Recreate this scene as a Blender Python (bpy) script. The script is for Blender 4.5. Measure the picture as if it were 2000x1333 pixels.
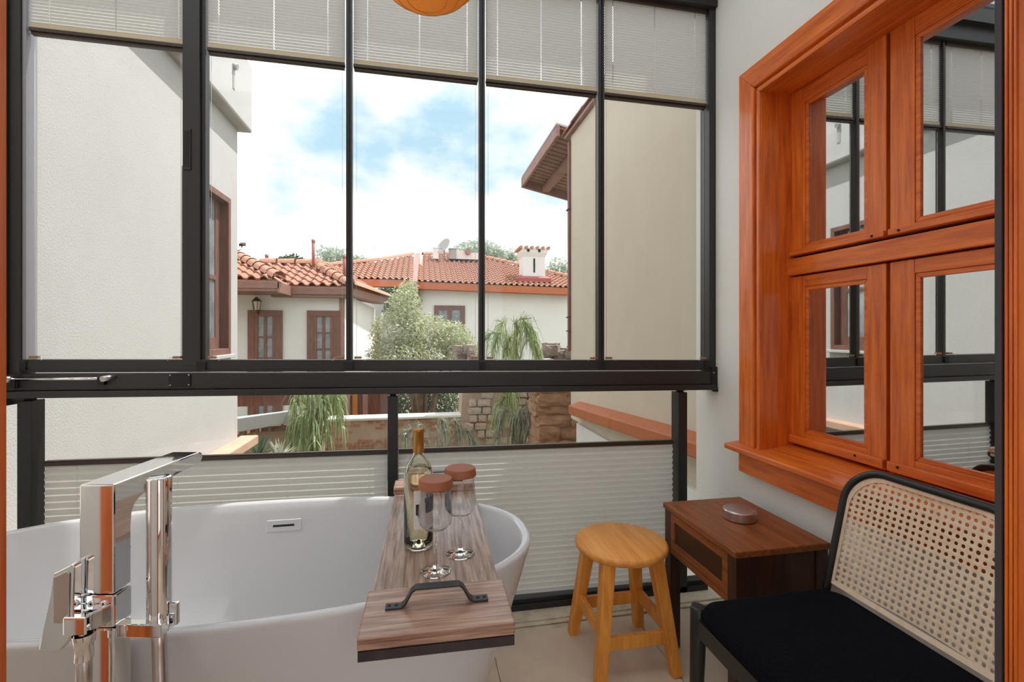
import bpy, bmesh, math, random
from mathutils import Vector, Matrix
random.seed(7)
scn = bpy.context.scene
for o in list(bpy.data.objects): bpy.data.objects.remove(o)

# ------------------------------------------------------------------ camera, sky, sun, exposure
FPX, HORIZON, YAW, CAMH = 925.0, 652.0, math.atan(178/925.0), 1.16
cam = bpy.data.cameras.new('camera'); camo = bpy.data.objects.new('camera', cam)
scn.collection.objects.link(camo); scn.camera = camo
cam.sensor_width = 36.0; cam.lens = 36.0*FPX/2000.0
cam.shift_y = (HORIZON-666.5)/2000.0
cam.clip_start = 0.02; cam.clip_end = 500
camo.location = (0, 0, CAMH); camo.rotation_euler = (math.pi/2, 0, -YAW)
CT, ST = math.cos(YAW), math.sin(YAW)

scn.view_settings.view_transform = 'Standard'; scn.view_settings.look = 'None'
scn.view_settings.gamma = 1.0; scn.view_settings.use_curve_mapping = False
scn.view_settings.exposure = 1.0

SKY_STRENGTH, SUN_STRENGTH = 1.20, 3.2
SUN_DIR = Vector((1.0, 0.4, 2.4)).normalized()

def make_world():
    w = bpy.data.worlds.new('sky'); scn.world = w; w.use_nodes = True
    nt = w.node_tree; nt.nodes.clear()
    out = nt.nodes.new('ShaderNodeOutputWorld'); bg = nt.nodes.new('ShaderNodeBackground')
    tc = nt.nodes.new('ShaderNodeTexCoord'); mp = nt.nodes.new('ShaderNodeMapping')
    mp.inputs['Scale'].default_value = (1.0, 1.0, 1.7); mp.inputs['Location'].default_value = (0.35, 0.1, 0.24)
    nz = nt.nodes.new('ShaderNodeTexNoise'); nz.inputs['Scale'].default_value = 3.4
    nz.inputs['Detail'].default_value = 7; nz.inputs['Roughness'].default_value = 0.55
    rp = nt.nodes.new('ShaderNodeValToRGB')
    rp.color_ramp.elements[0].position = 0.35; rp.color_ramp.elements[0].color = (0.24, 0.36, 0.43, 1)
    rp.color_ramp.elements[1].position = 0.56; rp.color_ramp.elements[1].color = (1.0, 1.0, 1.0, 1)
    e = rp.color_ramp.elements.new(0.45); e.color = (0.43, 0.475, 0.50, 1)
    sep = nt.nodes.new('ShaderNodeSeparateXYZ')
    gr = nt.nodes.new('ShaderNodeMapRange'); gr.inputs[1].default_value = -0.06; gr.inputs[2].default_value = 0.0
    mx = nt.nodes.new('ShaderNodeMix'); mx.data_type = 'RGBA'
    mx.inputs[6].default_value = (0.42, 0.40, 0.36, 1)
    nt.links.new(tc.outputs['Generated'], mp.inputs['Vector']); nt.links.new(mp.outputs[0], nz.inputs['Vector'])
    nt.links.new(nz.outputs['Fac'], rp.inputs['Fac']); nt.links.new(tc.outputs['Generated'], sep.inputs[0])
    nt.links.new(sep.outputs['Z'], gr.inputs[0]); nt.links.new(gr.outputs[0], mx.inputs[0])
    nt.links.new(rp.outputs['Color'], mx.inputs[7]); nt.links.new(mx.outputs[2], bg.inputs['Color'])
    bg.inputs['Strength'].default_value = SKY_STRENGTH
    nt.links.new(bg.outputs[0], out.inputs['Surface'])
make_world()
sl = bpy.data.lights.new('sun', 'SUN'); sl.energy = SUN_STRENGTH; sl.angle = 0.009; sl.color = (1.0, 0.96, 0.90)
so = bpy.data.objects.new('sun', sl); scn.collection.objects.link(so)
so.rotation_euler = (-SUN_DIR).to_track_quat('-Z', 'Y').to_euler(); so.location = SUN_DIR*12

# ------------------------------------------------------------------ helpers
COL = scn.collection
def at(px, py, Y):
    """world point on the plane y=Y that the surveyed sight line through photo pixel (px,py) reaches"""
    a = (px-1000)/FPX; t = Y/(-a*ST+CT)
    return Vector((t*(a*CT+ST), Y, CAMH-t*(py-HORIZON)/FPX))
def tz(x): return -0.0114*(x-1.26)          # the glazing rails fall gently towards the house

class MB:
    def __init__(s): s.v = []; s.f = []; s.sm = []
    def add(s, vs, fs, smooth=False):
        n = len(s.v); s.v += [tuple(p) for p in vs]
        s.f += [tuple(i+n for i in f) for f in fs]; s.sm += [smooth]*len(fs); return s
    def hexa(s, p):
        return s.add(p, [(0,3,2,1),(4,5,6,7),(0,1,5,4),(1,2,6,5),(2,3,7,6),(3,0,4,7)])
    def box(s, x0, x1, y0, y1, z0, z1, tilt=False, R=None, c=None):
        p = [(x0,y0,z0),(x1,y0,z0),(x1,y1,z0),(x0,y1,z0),(x0,y0,z1),(x1,y0,z1),(x1,y1,z1),(x0,y1,z1)]
        if tilt: p = [(x,y,z+tz(x)) for x,y,z in p]
        if R is not None: p = [R@Vector(q)+(c or Vector()) for q in p]
        return s.hexa(p)
    def bar(s, a, b, wa, wb, up=(0,0,1), da=None, db=None):
        a = Vector(a); b = Vector(b); d = (b-a).normalized(); up = Vector(up)
        sx = d.cross(up)
        if sx.length < 1e-4: sx = d.cross(Vector((1,0,0)))
        sx.normalize(); sy = sx.cross(d).normalized()
        da = wa if da is None else da; db = wb if db is None else db
        p = []
        for q, w, h in ((a,wa,da),(b,wb,db)):
            p += [q-sx*w/2-sy*h/2, q+sx*w/2-sy*h/2, q+sx*w/2+sy*h/2, q-sx*w/2+sy*h/2]
        return s.add(p, [(0,1,2,3),(7,6,5,4),(0,4,5,1),(1,5,6,2),(2,6,7,3),(3,7,4,0)])
    def tube(s, pts, r, n=10, cap=True, closed=False):
        pts = [Vector(p) for p in pts]; m = len(pts)
        rs = r if isinstance(r, (list, tuple)) else [r]*m
        T = []
        for i in range(m):
            if closed: t = pts[(i+1) % m]-pts[i-1]
            else: t = pts[min(i+1, m-1)]-pts[max(i-1, 0)]
            T.append(t.normalized())
        u = T[0].cross(Vector((0,0,1)))
        if u.length < 1e-3: u = T[0].cross(Vector((1,0,0)))
        u.normalize(); vs = []; prev = T[0]
        for i in range(m):
            u = prev.rotation_difference(T[i])@u; u = (u-T[i]*u.dot(T[i])).normalized(); prev = T[i]
            w = T[i].cross(u)
            for k in range(n):
                a = 2*math.pi*k/n; vs.append(pts[i]+(u*math.cos(a)+w*math.sin(a))*rs[i])
        fs = []
        for i in range(m if closed else m-1):
            j = (i+1) % m
            for k in range(n):
                l = (k+1) % n; fs.append((i*n+k, i*n+l, j*n+l, j*n+k))
        base = len(s.v); s.add(vs, fs, True)
        if cap and not closed:
            s.f.append(tuple(base+k for k in range(n-1,-1,-1))); s.sm.append(False)
            s.f.append(tuple(base+(m-1)*n+k for k in range(n))); s.sm.append(False)
        return s
    def lathe(s, prof, n=32, c=(0,0,0), smooth=True, close=False):
        m = len(prof); vs = []; cx, cy, cz = c
        for r, z in prof:
            for k in range(n):
                a = 2*math.pi*k/n; vs.append((cx+r*math.cos(a), cy+r*math.sin(a), cz+z))
        fs = []
        for i in range(m if close else m-1):
            j = (i+1) % m
            for k in range(n):
                l = (k+1) % n; fs.append((i*n+k, i*n+l, j*n+l, j*n+k))
        return s.add(vs, fs, smooth)
    def lathe_sharp(s, prof, n=48, c=(0,0,0), e=0.0005):
        q = []
        for i, p in enumerate(prof):
            p = Vector(p)
            if 0 < i < len(prof)-1:
                a = Vector(prof[i-1])-p; b = Vector(prof[i+1])-p
                q += [tuple(p+a.normalized()*min(e, a.length*0.3)), tuple(p), tuple(p+b.normalized()*min(e, b.length*0.3))]
            else: q.append(tuple(p))
        return s.lathe(q, n, c)
    def prism(s, poly, fn, a, b):
        """poly 2-D outline; fn(u,v,w)->xyz; extruded from w=a to w=b"""
        n = len(poly)
        vs = [fn(u,v,a) for u,v in poly]+[fn(u,v,b) for u,v in poly]
        fs = [tuple(range(n-1,-1,-1)), tuple(range(n,2*n))]
        for k in range(n):
            l = (k+1) % n; fs.append((k, l, n+l, n+k))
        return s.add(vs, fs)
    def mesh(s, name):
        me = bpy.data.meshes.new(name); me.from_pydata(s.v, [], s.f)
        me.polygons.foreach_set('use_smooth', s.sm); me.update()
        bm = bmesh.new(); bm.from_mesh(me); bmesh.ops.recalc_face_normals(bm, faces=bm.faces); bm.to_mesh(me); bm.free()
        return me
    def build(s, name, mat, parent=None, bevel=0, seg=2, me=None):
        me = me or s.mesh(name)
        if mat and not me.materials: me.materials.append(mat)
        o = bpy.data.objects.new(name, me); COL.objects.link(o)
        if parent: o.parent = parent
        if bevel:
            b = o.modifiers.new('bevel', 'BEVEL'); b.width = bevel; b.segments = seg; b.limit_method = 'ANGLE'; b.angle_limit = 0.6
        return o
def B(*a, **k): return MB().box(*a, **k)
def place(name, me, parent, M=None):
    o = bpy.data.objects.new(name, me); COL.objects.link(o); o.parent = parent
    if M is not None: o.matrix_local = M
    return o
def empty(name, loc=(0,0,0), rot=(0,0,0), parent=None):
    o = bpy.data.objects.new(name, None); COL.objects.link(o); o.location = loc; o.rotation_euler = rot
    o.empty_display_size = 0.1
    if parent: o.parent = parent
    return o
def tag(o, label, cat, group=None, kind=None):
    o['label'] = label; o['category'] = cat
    if group: o['group'] = group
    if kind: o['kind'] = kind
    return o
def ch(o, p):            # parent keeping world placement (parents carry only a translation)
    o.parent = p; o.matrix_parent_inverse = p.matrix_world.inverted() if p.matrix_world != Matrix() else Matrix.Translation(-p.location); return o
def mitred(mb, y0, y1, z0, z1, w, xa, xb, sides='ltrb'):
    """frame members of width w with mitred corners in a plane x=const; y0<y1; depth xa..xb"""
    O = [(y0,z0),(y1,z0),(y1,z1),(y0,z1)]; I = [(y0+w,z0+w),(y1-w,z0+w),(y1-w,z1-w),(y0+w,z1-w)]
    if 'b' not in sides: I[0] = (y0+w,z0); I[1] = (y1-w,z0)
    for k, ch in ((0,'b'),(1,'l'),(2,'t'),(3,'r')):     # l = far side (large y), r = near side
        if ch not in sides: continue
        a, b = O[k], O[(k+1) % 4]; c, d = I[(k+1) % 4], I[k]
        q = [a, b, c, d]
        mb.add([(xa,*p) for p in q]+[(xb,*p) for p in q],
               [(0,3,2,1),(4,5,6,7),(0,1,5,4),(1,2,6,5),(2,3,7,6),(3,0,4,7)])
    return mb

# ------------------------------------------------------------------ materials
def mat(name, col, rough=0.5, metal=0.0, bump=0.0, bscale=60, var=0.0, vscale=6, coat=0.0, spec=0.5, col2=None, stretch=None, detail=5, lo=0.3, hi=0.7):
    m = bpy.data.materials.new(name); m.use_nodes = True
    nt = m.node_tree; b = nt.nodes['Principled BSDF']
    b.inputs['Base Color'].default_value = (*col, 1); b.inputs['Roughness'].default_value = rough
    b.inputs['Metallic'].default_value = metal; b.inputs['Specular IOR Level'].default_value = spec
    if coat: b.inputs['Coat Weight'].default_value = coat; b.inputs['Coat Roughness'].default_value = 0.12
    tc = nt.nodes.new('ShaderNodeTexCoord'); mp = nt.nodes.new('ShaderNodeMapping')
    nt.links.new(tc.outputs['Object'], mp.inputs['Vector'])
    if stretch: mp.inputs['Scale'].default_value = stretch
    if var or col2:
        nz = nt.nodes.new('ShaderNodeTexNoise'); nz.inputs['Scale'].default_value = vscale
        nz.inputs['Detail'].default_value = detail; nz.inputs['Roughness'].default_value = 0.6
        nt.links.new(mp.outputs[0], nz.inputs['Vector'])
        rp = nt.nodes.new('ShaderNodeValToRGB')
        c2 = col2 or tuple(max(0, c*(1-var)) for c in col)
        rp.color_ramp.elements[0].position = lo; rp.color_ramp.elements[0].color = (*c2, 1)
        rp.color_ramp.elements[1].position = hi; rp.color_ramp.elements[1].color = (*col, 1)
        nt.links.new(nz.outputs['Fac'], rp.inputs['Fac']); nt.links.new(rp.outputs['Color'], b.inputs['Base Color'])
    if bump:
        n2 = nt.nodes.new('ShaderNodeTexNoise'); n2.inputs['Scale'].default_value = bscale; n2.inputs['Detail'].default_value = 4
        nt.links.new(mp.outputs[0], n2.inputs['Vector'])
        bp = nt.nodes.new('ShaderNodeBump'); bp.inputs['Strength'].default_value = bump; bp.inputs['Distance'].default_value = 0.01
        nt.links.new(n2.outputs['Fac'], bp.inputs['Height']); nt.links.new(bp.outputs[0], b.inputs['Normal'])
    return m
def wood(name, dark, light, axis, scale=9, rough=0.35, coat=0.0, ratio=14, lo=0.3, hi=0.72, bump=0.08):
    st = [1, 1, 1]
    for i in range(3):
        if i != axis: st[i] = ratio*0.5
        else: st[i] = 0.5
    return mat(name, light, rough=rough, coat=coat, col2=dark, stretch=tuple(st), vscale=scale, detail=8, lo=lo, hi=hi, bump=bump, bscale=scale*3)
def glassy(name, tint=(1,1,1), refl=1.0, rough=0.0, base=0.0):
    m = bpy.data.materials.new(name); m.use_nodes = True; nt = m.node_tree; nt.nodes.clear()
    out = nt.nodes.new('ShaderNodeOutputMaterial'); tr = nt.nodes.new('ShaderNodeBsdfTransparent')
    gl = nt.nodes.new('ShaderNodeBsdfGlossy'); mx = nt.nodes.new('ShaderNodeMixShader'); fr = nt.nodes.new('ShaderNodeLayerWeight'); fr.inputs['Blend'].default_value = 0.5
    pw = nt.nodes.new('ShaderNodeMath'); pw.operation = 'POWER'; pw.inputs[1].default_value = 5.0
    sc = nt.nodes.new('ShaderNodeMath'); sc.operation = 'MULTIPLY_ADD'; sc.inputs[1].default_value = 0.96; sc.inputs[2].default_value = 0.04
    tr.inputs['Color'].default_value = (*tint, 1); gl.inputs['Roughness'].default_value = rough
    ma = nt.nodes.new('ShaderNodeMath'); ma.operation = 'MULTIPLY_ADD'; ma.inputs[1].default_value = refl; ma.inputs[2].default_value = base
    nt.links.new(fr.outputs['Facing'], pw.inputs[0]); nt.links.new(pw.outputs[0], sc.inputs[0]); nt.links.new(sc.outputs[0], ma.inputs[0]); nt.links.new(ma.outputs[0], mx.inputs[0])
    nt.links.new(tr.outputs[0], mx.inputs[1]); nt.links.new(gl.outputs[0], mx.inputs[2]); nt.links.new(mx.outputs[0], out.inputs[0])
    return m
def refractive(name, col, ior=1.45, rough=0.0):
    m = mat(name, col, rough=rough); b = m.node_tree.nodes['Principled BSDF']
    b.inputs['Transmission Weight'].default_value = 1.0; b.inputs['IOR'].default_value = ior
    return m
def translucent(name, col, tr=0.5, col2=None):
    m = bpy.data.materials.new(name); m.use_nodes = True; nt = m.node_tree; nt.nodes.clear()
    out = nt.nodes.new('ShaderNodeOutputMaterial'); d = nt.nodes.new('ShaderNodeBsdfDiffuse'); t = nt.nodes.new('ShaderNodeBsdfTranslucent')
    mx = nt.nodes.new('ShaderNodeMixShader'); mx.inputs[0].default_value = tr
    d.inputs['Color'].default_value = (*col, 1); t.inputs['Color'].default_value = (*(col2 or col), 1)
    nt.links.new(d.outputs[0], mx.inputs[1]); nt.links.new(t.outputs[0], mx.inputs[2]); nt.links.new(mx.outputs[0], out.inputs[0])
    return m

M_wall = mat('interior_plaster', (0.80,0.785,0.745), rough=0.8, bump=0.12, bscale=160)
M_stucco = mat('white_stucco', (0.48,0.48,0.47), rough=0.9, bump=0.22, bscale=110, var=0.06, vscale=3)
M_cream = mat('cream_render', (0.585,0.52,0.41), rough=0.9, bump=0.1, bscale=30, var=0.08, vscale=1.5)
M_white_render = mat('white_render', (0.72,0.71,0.68), rough=0.9, bump=0.1, bscale=20, var=0.06, vscale=1.2)
M_floor = mat('beige_floor', (0.74,0.60,0.46), rough=0.45, var=0.22, vscale=5, col2=(0.60,0.48,0.37), bump=0.03)
M_kerb = mat('cream_stone', (0.66,0.58,0.45), rough=0.6, col2=(0.46,0.36,0.25), vscale=18, lo=0.25, hi=0.55)
M_alu = mat('anthracite_aluminium', (0.030,0.027,0.026), rough=0.42, spec=0.4)
M_alu2 = mat('dark_brown_aluminium', (0.045,0.028,0.018), rough=0.4)
M_black = mat('black_metal', (0.018,0.018,0.020), rough=0.38)
M_rubber = mat('black_rubber', (0.01,0.01,0.01), rough=0.7)
M_seal = mat('slate_seal', (0.055,0.045,0.055), rough=0.6)
M_chrome = mat('chrome', (0.86,0.86,0.87), rough=0.04, metal=1.0)
M_steel = mat('brushed_steel', (0.62,0.58,0.56), rough=0.28, metal=1.0)
M_tub = mat('white_acrylic', (0.66,0.66,0.675), rough=0.12, coat=0.3)
WO_D, WO_L = (0.52,0.085,0.007), (0.90,0.225,0.024)
M_wy = wood('red_pine_y', WO_D, WO_L, 1, coat=0.3, rough=0.4)
M_wz = wood('red_pine_z', WO_D, WO_L, 2, coat=0.3, rough=0.4)
M_wx = wood('red_pine_x', WO_D, WO_L, 0, coat=0.3, rough=0.4)
M_tab = wood('dark_walnut', (0.14,0.034,0.006), (0.34,0.095,0.016), 1, rough=0.45, coat=0.0)
M_tabshade = wood('shaded_walnut_z', (0.022,0.008,0.004), (0.065,0.022,0.009), 2, rough=0.4)  # shade on the table sides and legs put into the walnut colour
M_stool = wood('honey_pine', (0.70,0.25,0.04), (0.93,0.43,0.10), 1, scale=6, rough=0.4)
M_stoolz = wood('honey_pine_leg', (0.66,0.22,0.025), (0.93,0.41,0.07), 2, scale=7, rough=0.42)
M_board = wood('weathered_plank', (0.17,0.090,0.060), (0.50,0.35,0.275), 1, scale=14, rough=0.32, coat=0.25, ratio=18, lo=0.32, hi=0.62)
M_boardx = wood('weathered_endblock', (0.16,0.062,0.034), (0.50,0.31,0.22), 0, scale=14, rough=0.32, coat=0.25, ratio=18, lo=0.32, hi=0.62)
M_char = mat('charred_edge', (0.045,0.03,0.028), rough=0.5, col2=(0.012,0.010,0.014), vscale=18)
M_fab = translucent('pleated_fabric', (0.68,0.675,0.655), 0.52, (0.71,0.70,0.67))
M_band = translucent('blind_hem', (0.74,0.66,0.50), 0.3)
M_cord = mat('white_cord', (0.72,0.70,0.66), rough=0.8)
M_clip = mat('clear_brown_clip', (0.30,0.17,0.08), rough=0.4)
M_pane = glassy('window_glass', (0.985,0.985,0.985), 0.6)
M_roofpane = glassy('roof_glass', (0.97,0.985,0.99), 0.6)
M_mirror = mat('reflective_pane', (0.66,0.68,0.68), rough=0.015, metal=1.0)
M_bowl = glassy('thin_bowl_glass', (0.97,0.97,0.97), 1.0)
M_wine = refractive('glass_clear', (1,1,1))
M_bot = refractive('bottle_glass', (0.97,0.98,0.90))
M_winel = refractive('white_wine', (0.97,0.94,0.76), ior=1.34)
M_label = mat('paper_label', (0.72,0.68,0.66), rough=0.6)
M_navy = mat('navy_print', (0.045,0.05,0.11), rough=0.6)
M_brownp = mat('brown_print', (0.035,0.025,0.02), rough=0.6)
M_foil = mat('gold_foil', (0.42,0.20,0.045), rough=0.3, metal=0.6)
M_leather = mat('terracotta_leather', (0.33,0.105,0.045), rough=0.55, bump=0.1, bscale=200)
M_cane = mat('natural_cane', (0.92,0.74,0.56), rough=0.6, col2=(0.80,0.58,0.40), vscale=60)
M_caned = mat('brown_cane', (0.085,0.036,0.014), rough=0.5)
M_blkwood = mat('black_lacquered_wood', (0.014,0.013,0.013), rough=0.3)
M_cush = mat('black_felt', (0.006,0.006,0.010), rough=1.0, bump=0.6, bscale=260, var=0.5, vscale=200, spec=0.1)
M_lamp = translucent('bent_wood_veneer', (0.80,0.45,0.13), 0.35, (0.90,0.48,0.12))
M_tile = mat('terracotta_tile', (0.38,0.20,0.135), rough=0.85, col2=(0.25,0.115,0.075), vscale=9)
M_tile2 = mat('terracotta_ridge', (0.52,0.27,0.19), rough=0.85, col2=(0.34,0.16,0.10), vscale=7)
M_brick = mat('red_brick', (0.46,0.22,0.14), rough=0.9, col2=(0.26,0.12,0.075), vscale=14)
M_mortar = mat('old_mortar', (0.47,0.37,0.29), rough=0.95, col2=(0.40,0.27,0.20), vscale=4, bump=0.5, bscale=25)
M_stone = mat('ochre_stone', (0.46,0.25,0.14), rough=0.95, col2=(0.24,0.13,0.075), vscale=7, bump=0.7, bscale=18)
M_tan = mat('tan_render', (0.44,0.33,0.23), rough=0.95, col2=(0.36,0.18,0.08), vscale=2.2, lo=0.28, hi=0.5)
M_cop = mat('terracotta_coping', (0.46,0.135,0.045), rough=0.55, col2=(0.40,0.11,0.035), vscale=7)
M_coppink = mat('pink_coping', (0.55,0.36,0.26), rough=0.7, col2=(0.45,0.27,0.18), vscale=5)
M_brownw = wood('brown_timber', (0.11,0.045,0.032), (0.23,0.105,0.075), 2, rough=0.6)
M_fascia = wood('brown_fascia', (0.17,0.085,0.065), (0.30,0.17,0.13), 0, rough=0.6)
M_plank = mat('pink_brown_board', (0.36,0.21,0.18), rough=0.75, col2=(0.26,0.14,0.115), vscale=8)
M_zinc = mat('grey_zinc', (0.42,0.43,0.43), rough=0.5)
M_darkglass = mat('dim_window_glass', (0.34,0.37,0.38), rough=0.08, spec=0.8, col2=(0.14,0.16,0.17), vscale=5)
M_orange = mat('orange_paint', (0.56,0.20,0.02), rough=0.5)
M_soil = mat('garden_soil', (0.20,0.17,0.10), rough=1.0, col2=(0.09,0.10,0.04), vscale=3)
M_gwhite = mat('white_paint', (0.72,0.70,0.67), rough=0.7)
M_grey = mat('grey_plastic', (0.36,0.34,0.32), rough=0.6)
M_redpipe = mat('red_brown_pipe', (0.22,0.055,0.04), rough=0.5)
M_iron = mat('dark_iron', (0.06,0.05,0.045), rough=0.6)
def leafmat(name, a, b, tr=0.35):
    m = translucent(name, a, tr); nt = m.node_tree
    ge = nt.nodes.new('ShaderNodeNewGeometry'); rp = nt.nodes.new('ShaderNodeValToRGB')
    rp.color_ramp.elements[0].color = (*a, 1); rp.color_ramp.elements[1].color = (*b, 1)
    nt.links.new(ge.outputs['Random Per Island'], rp.inputs['Fac'])
    for n in nt.nodes:
        if n.type in ('BSDF_DIFFUSE', 'BSDF_TRANSLUCENT'): nt.links.new(rp.outputs['Color'], n.inputs['Color'])
    return m
M_olive = leafmat('olive_leaf', (0.30,0.34,0.16), (0.66,0.67,0.50))
M_green = leafmat('garden_leaf', (0.10,0.17,0.05), (0.30,0.36,0.14))
M_dkgreen = leafmat('dark_leaf', (0.05,0.08,0.05), (0.17,0.20,0.13))
M_frond = leafmat('frond_leaf', (0.20,0.29,0.11), (0.60,0.65,0.40))
M_frondd = leafmat('grey_frond_leaf', (0.20,0.24,0.17), (0.56,0.56,0.45))
M_haze = leafmat('pale_leaf', (0.32,0.38,0.30), (0.55,0.60,0.52))
M_bark = mat('bark', (0.17,0.12,0.085), rough=0.95, bump=0.5)

# ------------------------------------------------------------------ the room shell
XW, YG = 1.295, 1.92
ZC = 2.70
# floor: stone tiles with fine joints on a slab
fl = B(-1.55, 2.0, -1.2, 2.05, -0.22, -0.006).build('floor', M_kerb)
tag(fl, 'beige stone tiled balcony floor under the bathtub', 'floor', kind='structure')
ft = B(-0.298,0.298,-0.298,0.298,-0.006,0.0).mesh('floor_tile'); ft.materials.append(M_floor)
for i in range(5):
    for j in range(5):
        x = -1.24+0.6*i; y = -0.9+0.6*j
        if x+0.3 > XW+0.3: continue
        place('floor_tile', ft, fl, Matrix.Translation((x, y, 0)))
kb = MB().box(-1.5, XW, 1.832, 2.04, -0.004, 0.004).box(-1.5, XW, 1.85, 2.04, 0.004, 0.012).build('trim_1', M_kerb, bevel=0.003)
tag(kb, 'worn cream stone threshold strip along the foot of the glazing', 'threshold', kind='structure')

# right wall of the house, with the opening for the timber window
WY0, WY1, WZ0, WZ1 = 0.815, 1.586, 0.690, 2.080
HT = 7.0
wr = MB()
wr.box(XW, 1.72, WY1, 2.06, -0.9, HT).box(XW, 1.72, -1.2, WY0, -0.9, HT)
wr.box(XW, 1.72, WY0, WY1, -0.9, WZ0).box(XW, 1.72, WY0, WY1, WZ1, HT)
wr = wr.build('wall_right', M_wall); tag(wr, 'off-white plastered house wall around the red timber window', 'wall', kind='structure')
wb = MB().box(-1.55, -0.40, 0.30, 0.40, 0, ZC).box(0.74, XW, 0.30, 0.40, 0, ZC).box(-0.40, 0.74, 0.30, 0.40, 2.16, ZC)
wb = wb.build('wall_back', M_wall); tag(wb, 'off-white plastered wall around the doorway behind the bathtub', 'wall', kind='structure')
wl = B(-1.60, -1.50, 0.30, 1.98, -0.9, ZC).build('wall_left', M_wall)
tag(wl, 'off-white plastered end wall at the faucet side', 'wall', kind='structure')

wq = MB().box(-1.60, -1.1, -1.30, -1.2, 0, ZC).box(1.1, 1.72, -1.30, -1.2, 0, ZC).box(-1.1, 1.1, -1.30, -1.2, 0, 0.15).box(-1.1, 1.1, -1.30, -1.2, 2.45, ZC).box(-1.60, -1.50, -1.2, 0.30, 0, ZC)  # unseen rear walls, opened wide for the added fill window
wq = wq.build('wall_rear', M_wall); tag(wq, 'plain plastered walls of the room behind the doorway', 'wall', kind='structure')
cq = B(-1.60, XW, -1.3, 0.40, ZC+0.001, ZC+0.10).build('ceiling_room', M_wall); tag(cq, 'plain white ceiling of the room behind the doorway', 'ceiling', kind='structure')
w3 = empty('fill_window', (0, -1.25, 0.15)); tag(w3, 'unseen wide glazed opening added behind the doorway for fill light', 'window', kind='structure')  # added out of view so fill light comes through the doorway
for x in (-1.1, -0.03, 1.04): ch(B(x, x+0.06, -1.28, -1.22, 0.15, 2.45).build('frame_post', M_wz), w3)
for z in (0.15, 2.39): ch(B(-1.04, 1.04, -1.28, -1.22, z, z+0.06).build('frame_rail', M_wx), w3)
for x in (-1.04, 0.03): ch(B(x, x+1.01, -1.252, -1.246, 0.21, 2.39).build('pane', M_pane), w3)
# doorway the picture is taken through
dr = empty('door_1', (0.15, 0.35, 0)); tag(dr, 'red pine doorway frame with fluted edges at the picture margins', 'doorway', kind='structure')
def jamb(s, xf):
    m = MB(); m.box(min(xf, xf+s*0.14), max(xf, xf+s*0.14), 0.28, 0.3955, 0, 2.17)
    ch(m.build('jamb', M_wz, bevel=0.002), dr)
    for k, yy in enumerate((0.3925, 0.3885, 0.3845, 0.372)):
        m = MB(); m.tube([(xf-s*0.0005, yy, 0), (xf-s*0.0005, yy, 2.16)], 0.0017 if k < 3 else 0.003, 8)
        ch(m.build('flute', M_wz), dr)
    ch(B(min(xf-s*0.003, xf+s*0.02), max(xf-s*0.003, xf+s*0.02), 0.3955, 0.4015, 0, 2.17).build('seal', M_seal if s > 0 else M_wz), dr)
jamb(1, 0.608); jamb(-1, -0.2945)
ch(B(-0.43, 0.75, 0.28, 0.41, 2.15, 2.25).build('head', M_wx), dr)
tb2 = B(-1.245, -1.08, 0.4005, 0.425, 0, 2.2).build('reflector_board', M_wz, bevel=0.002); tag(tb2, 'unseen red pine board added to give the faucet an orange reflection', 'trim', kind='structure')  # unseen board, added only to be mirrored orange in the chrome

# glazed roof
cl = empty('ceiling', (0, 1.1, ZC+0.06)); tag(cl, 'glazed roof with dark metal beams above the bathtub', 'roof', kind='structure')
for x in (-1.5, -0.57, 0.36, 1.22):
    ch(B(x, x+0.07, 0.32, 1.96, ZC, ZC+0.11).build('beam', M_alu), cl)
for y in (0.32, 1.86):
    ch(B(-1.5, XW-0.002, y, y+0.08, ZC+0.002, ZC+0.10).build('beam', M_alu), cl)
for x0, x1 in ((-1.43,-0.57),(-0.50,0.36),(0.43,1.22)):
    ch(B(x0, x1, 0.40, 1.86, ZC+0.07, ZC+0.08).build('pane', M_roofpane), cl)

# ------------------------------------------------------------------ glazed front
gw = empty('window_2', (0, 1.93, 0)); tag(gw, 'glazed balcony front with anthracite posts and rails', 'glazing', kind='structure')
def gpart(mb, name, m=M_alu, bevel=0.0015, parent=None): return ch(mb.build(name, m, bevel=bevel), parent or gw) if parent is None else ch2(mb.build(name, m, bevel=bevel), parent)
def ch2(o, p):           # child of a mesh part that itself sits at the root offset
    o.parent = p; return o
# posts and stiles (upper storey of the glazing)
gpart(B(-1.415, -1.378, 1.895, 1.985, 0.915, 2.72), 'post')
gpart(B(-1.378, -1.345, 1.908, 1.975, 1.00, 2.72), 'post')
gpart(B(-1.345, -1.333, 1.915, 1.965, 1.07, 2.72), 'channel', mat('grey_channel', (0.30,0.30,0.33), rough=0.5))
st = gpart(B(-0.846, -0.790, 1.905, 1.960, 1.045, 2.70), 'stile')
gpart(B(-0.790, -0.776, 1.918, 1.955, 1.055, 2.70), 'stile')
for a, b in ((-0.284,-0.262),(0.233,0.256),(0.745,0.770)):
    gpart(B(a, b-0.010, 1.918, 1.955, 1.045, 2.70), 'mullion')
    gpart(B(b-0.008, b, 1.912, 1.950, 1.045, 2.70), 'mullion')
gpart(B(1.262, 1.2935, 1.905, 1.975, 0.915, 2.70), 'post')
gpart(B(-1.415, XW-0.002, 1.89, 1.985, 2.612, 2.72, tilt=True), 'head_beam')
# rails
gpart(B(-1.345, 1.262, 1.910, 1.955, 0.997, 1.041, tilt=True), 'sash_rail')
gpart(B(-1.345, 1.262, 1.904, 1.955, 0.999, 1.004, tilt=True), 'rail_lip')
gpart(B(-1.405, 1.285, 1.898, 1.975, 0.936, 0.991, tilt=True), 'fixed_rail')
gpart(B(-1.412, 1.285, 1.884, 1.985, 0.911, 0.934, tilt=True), 'bottom_flange')
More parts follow.
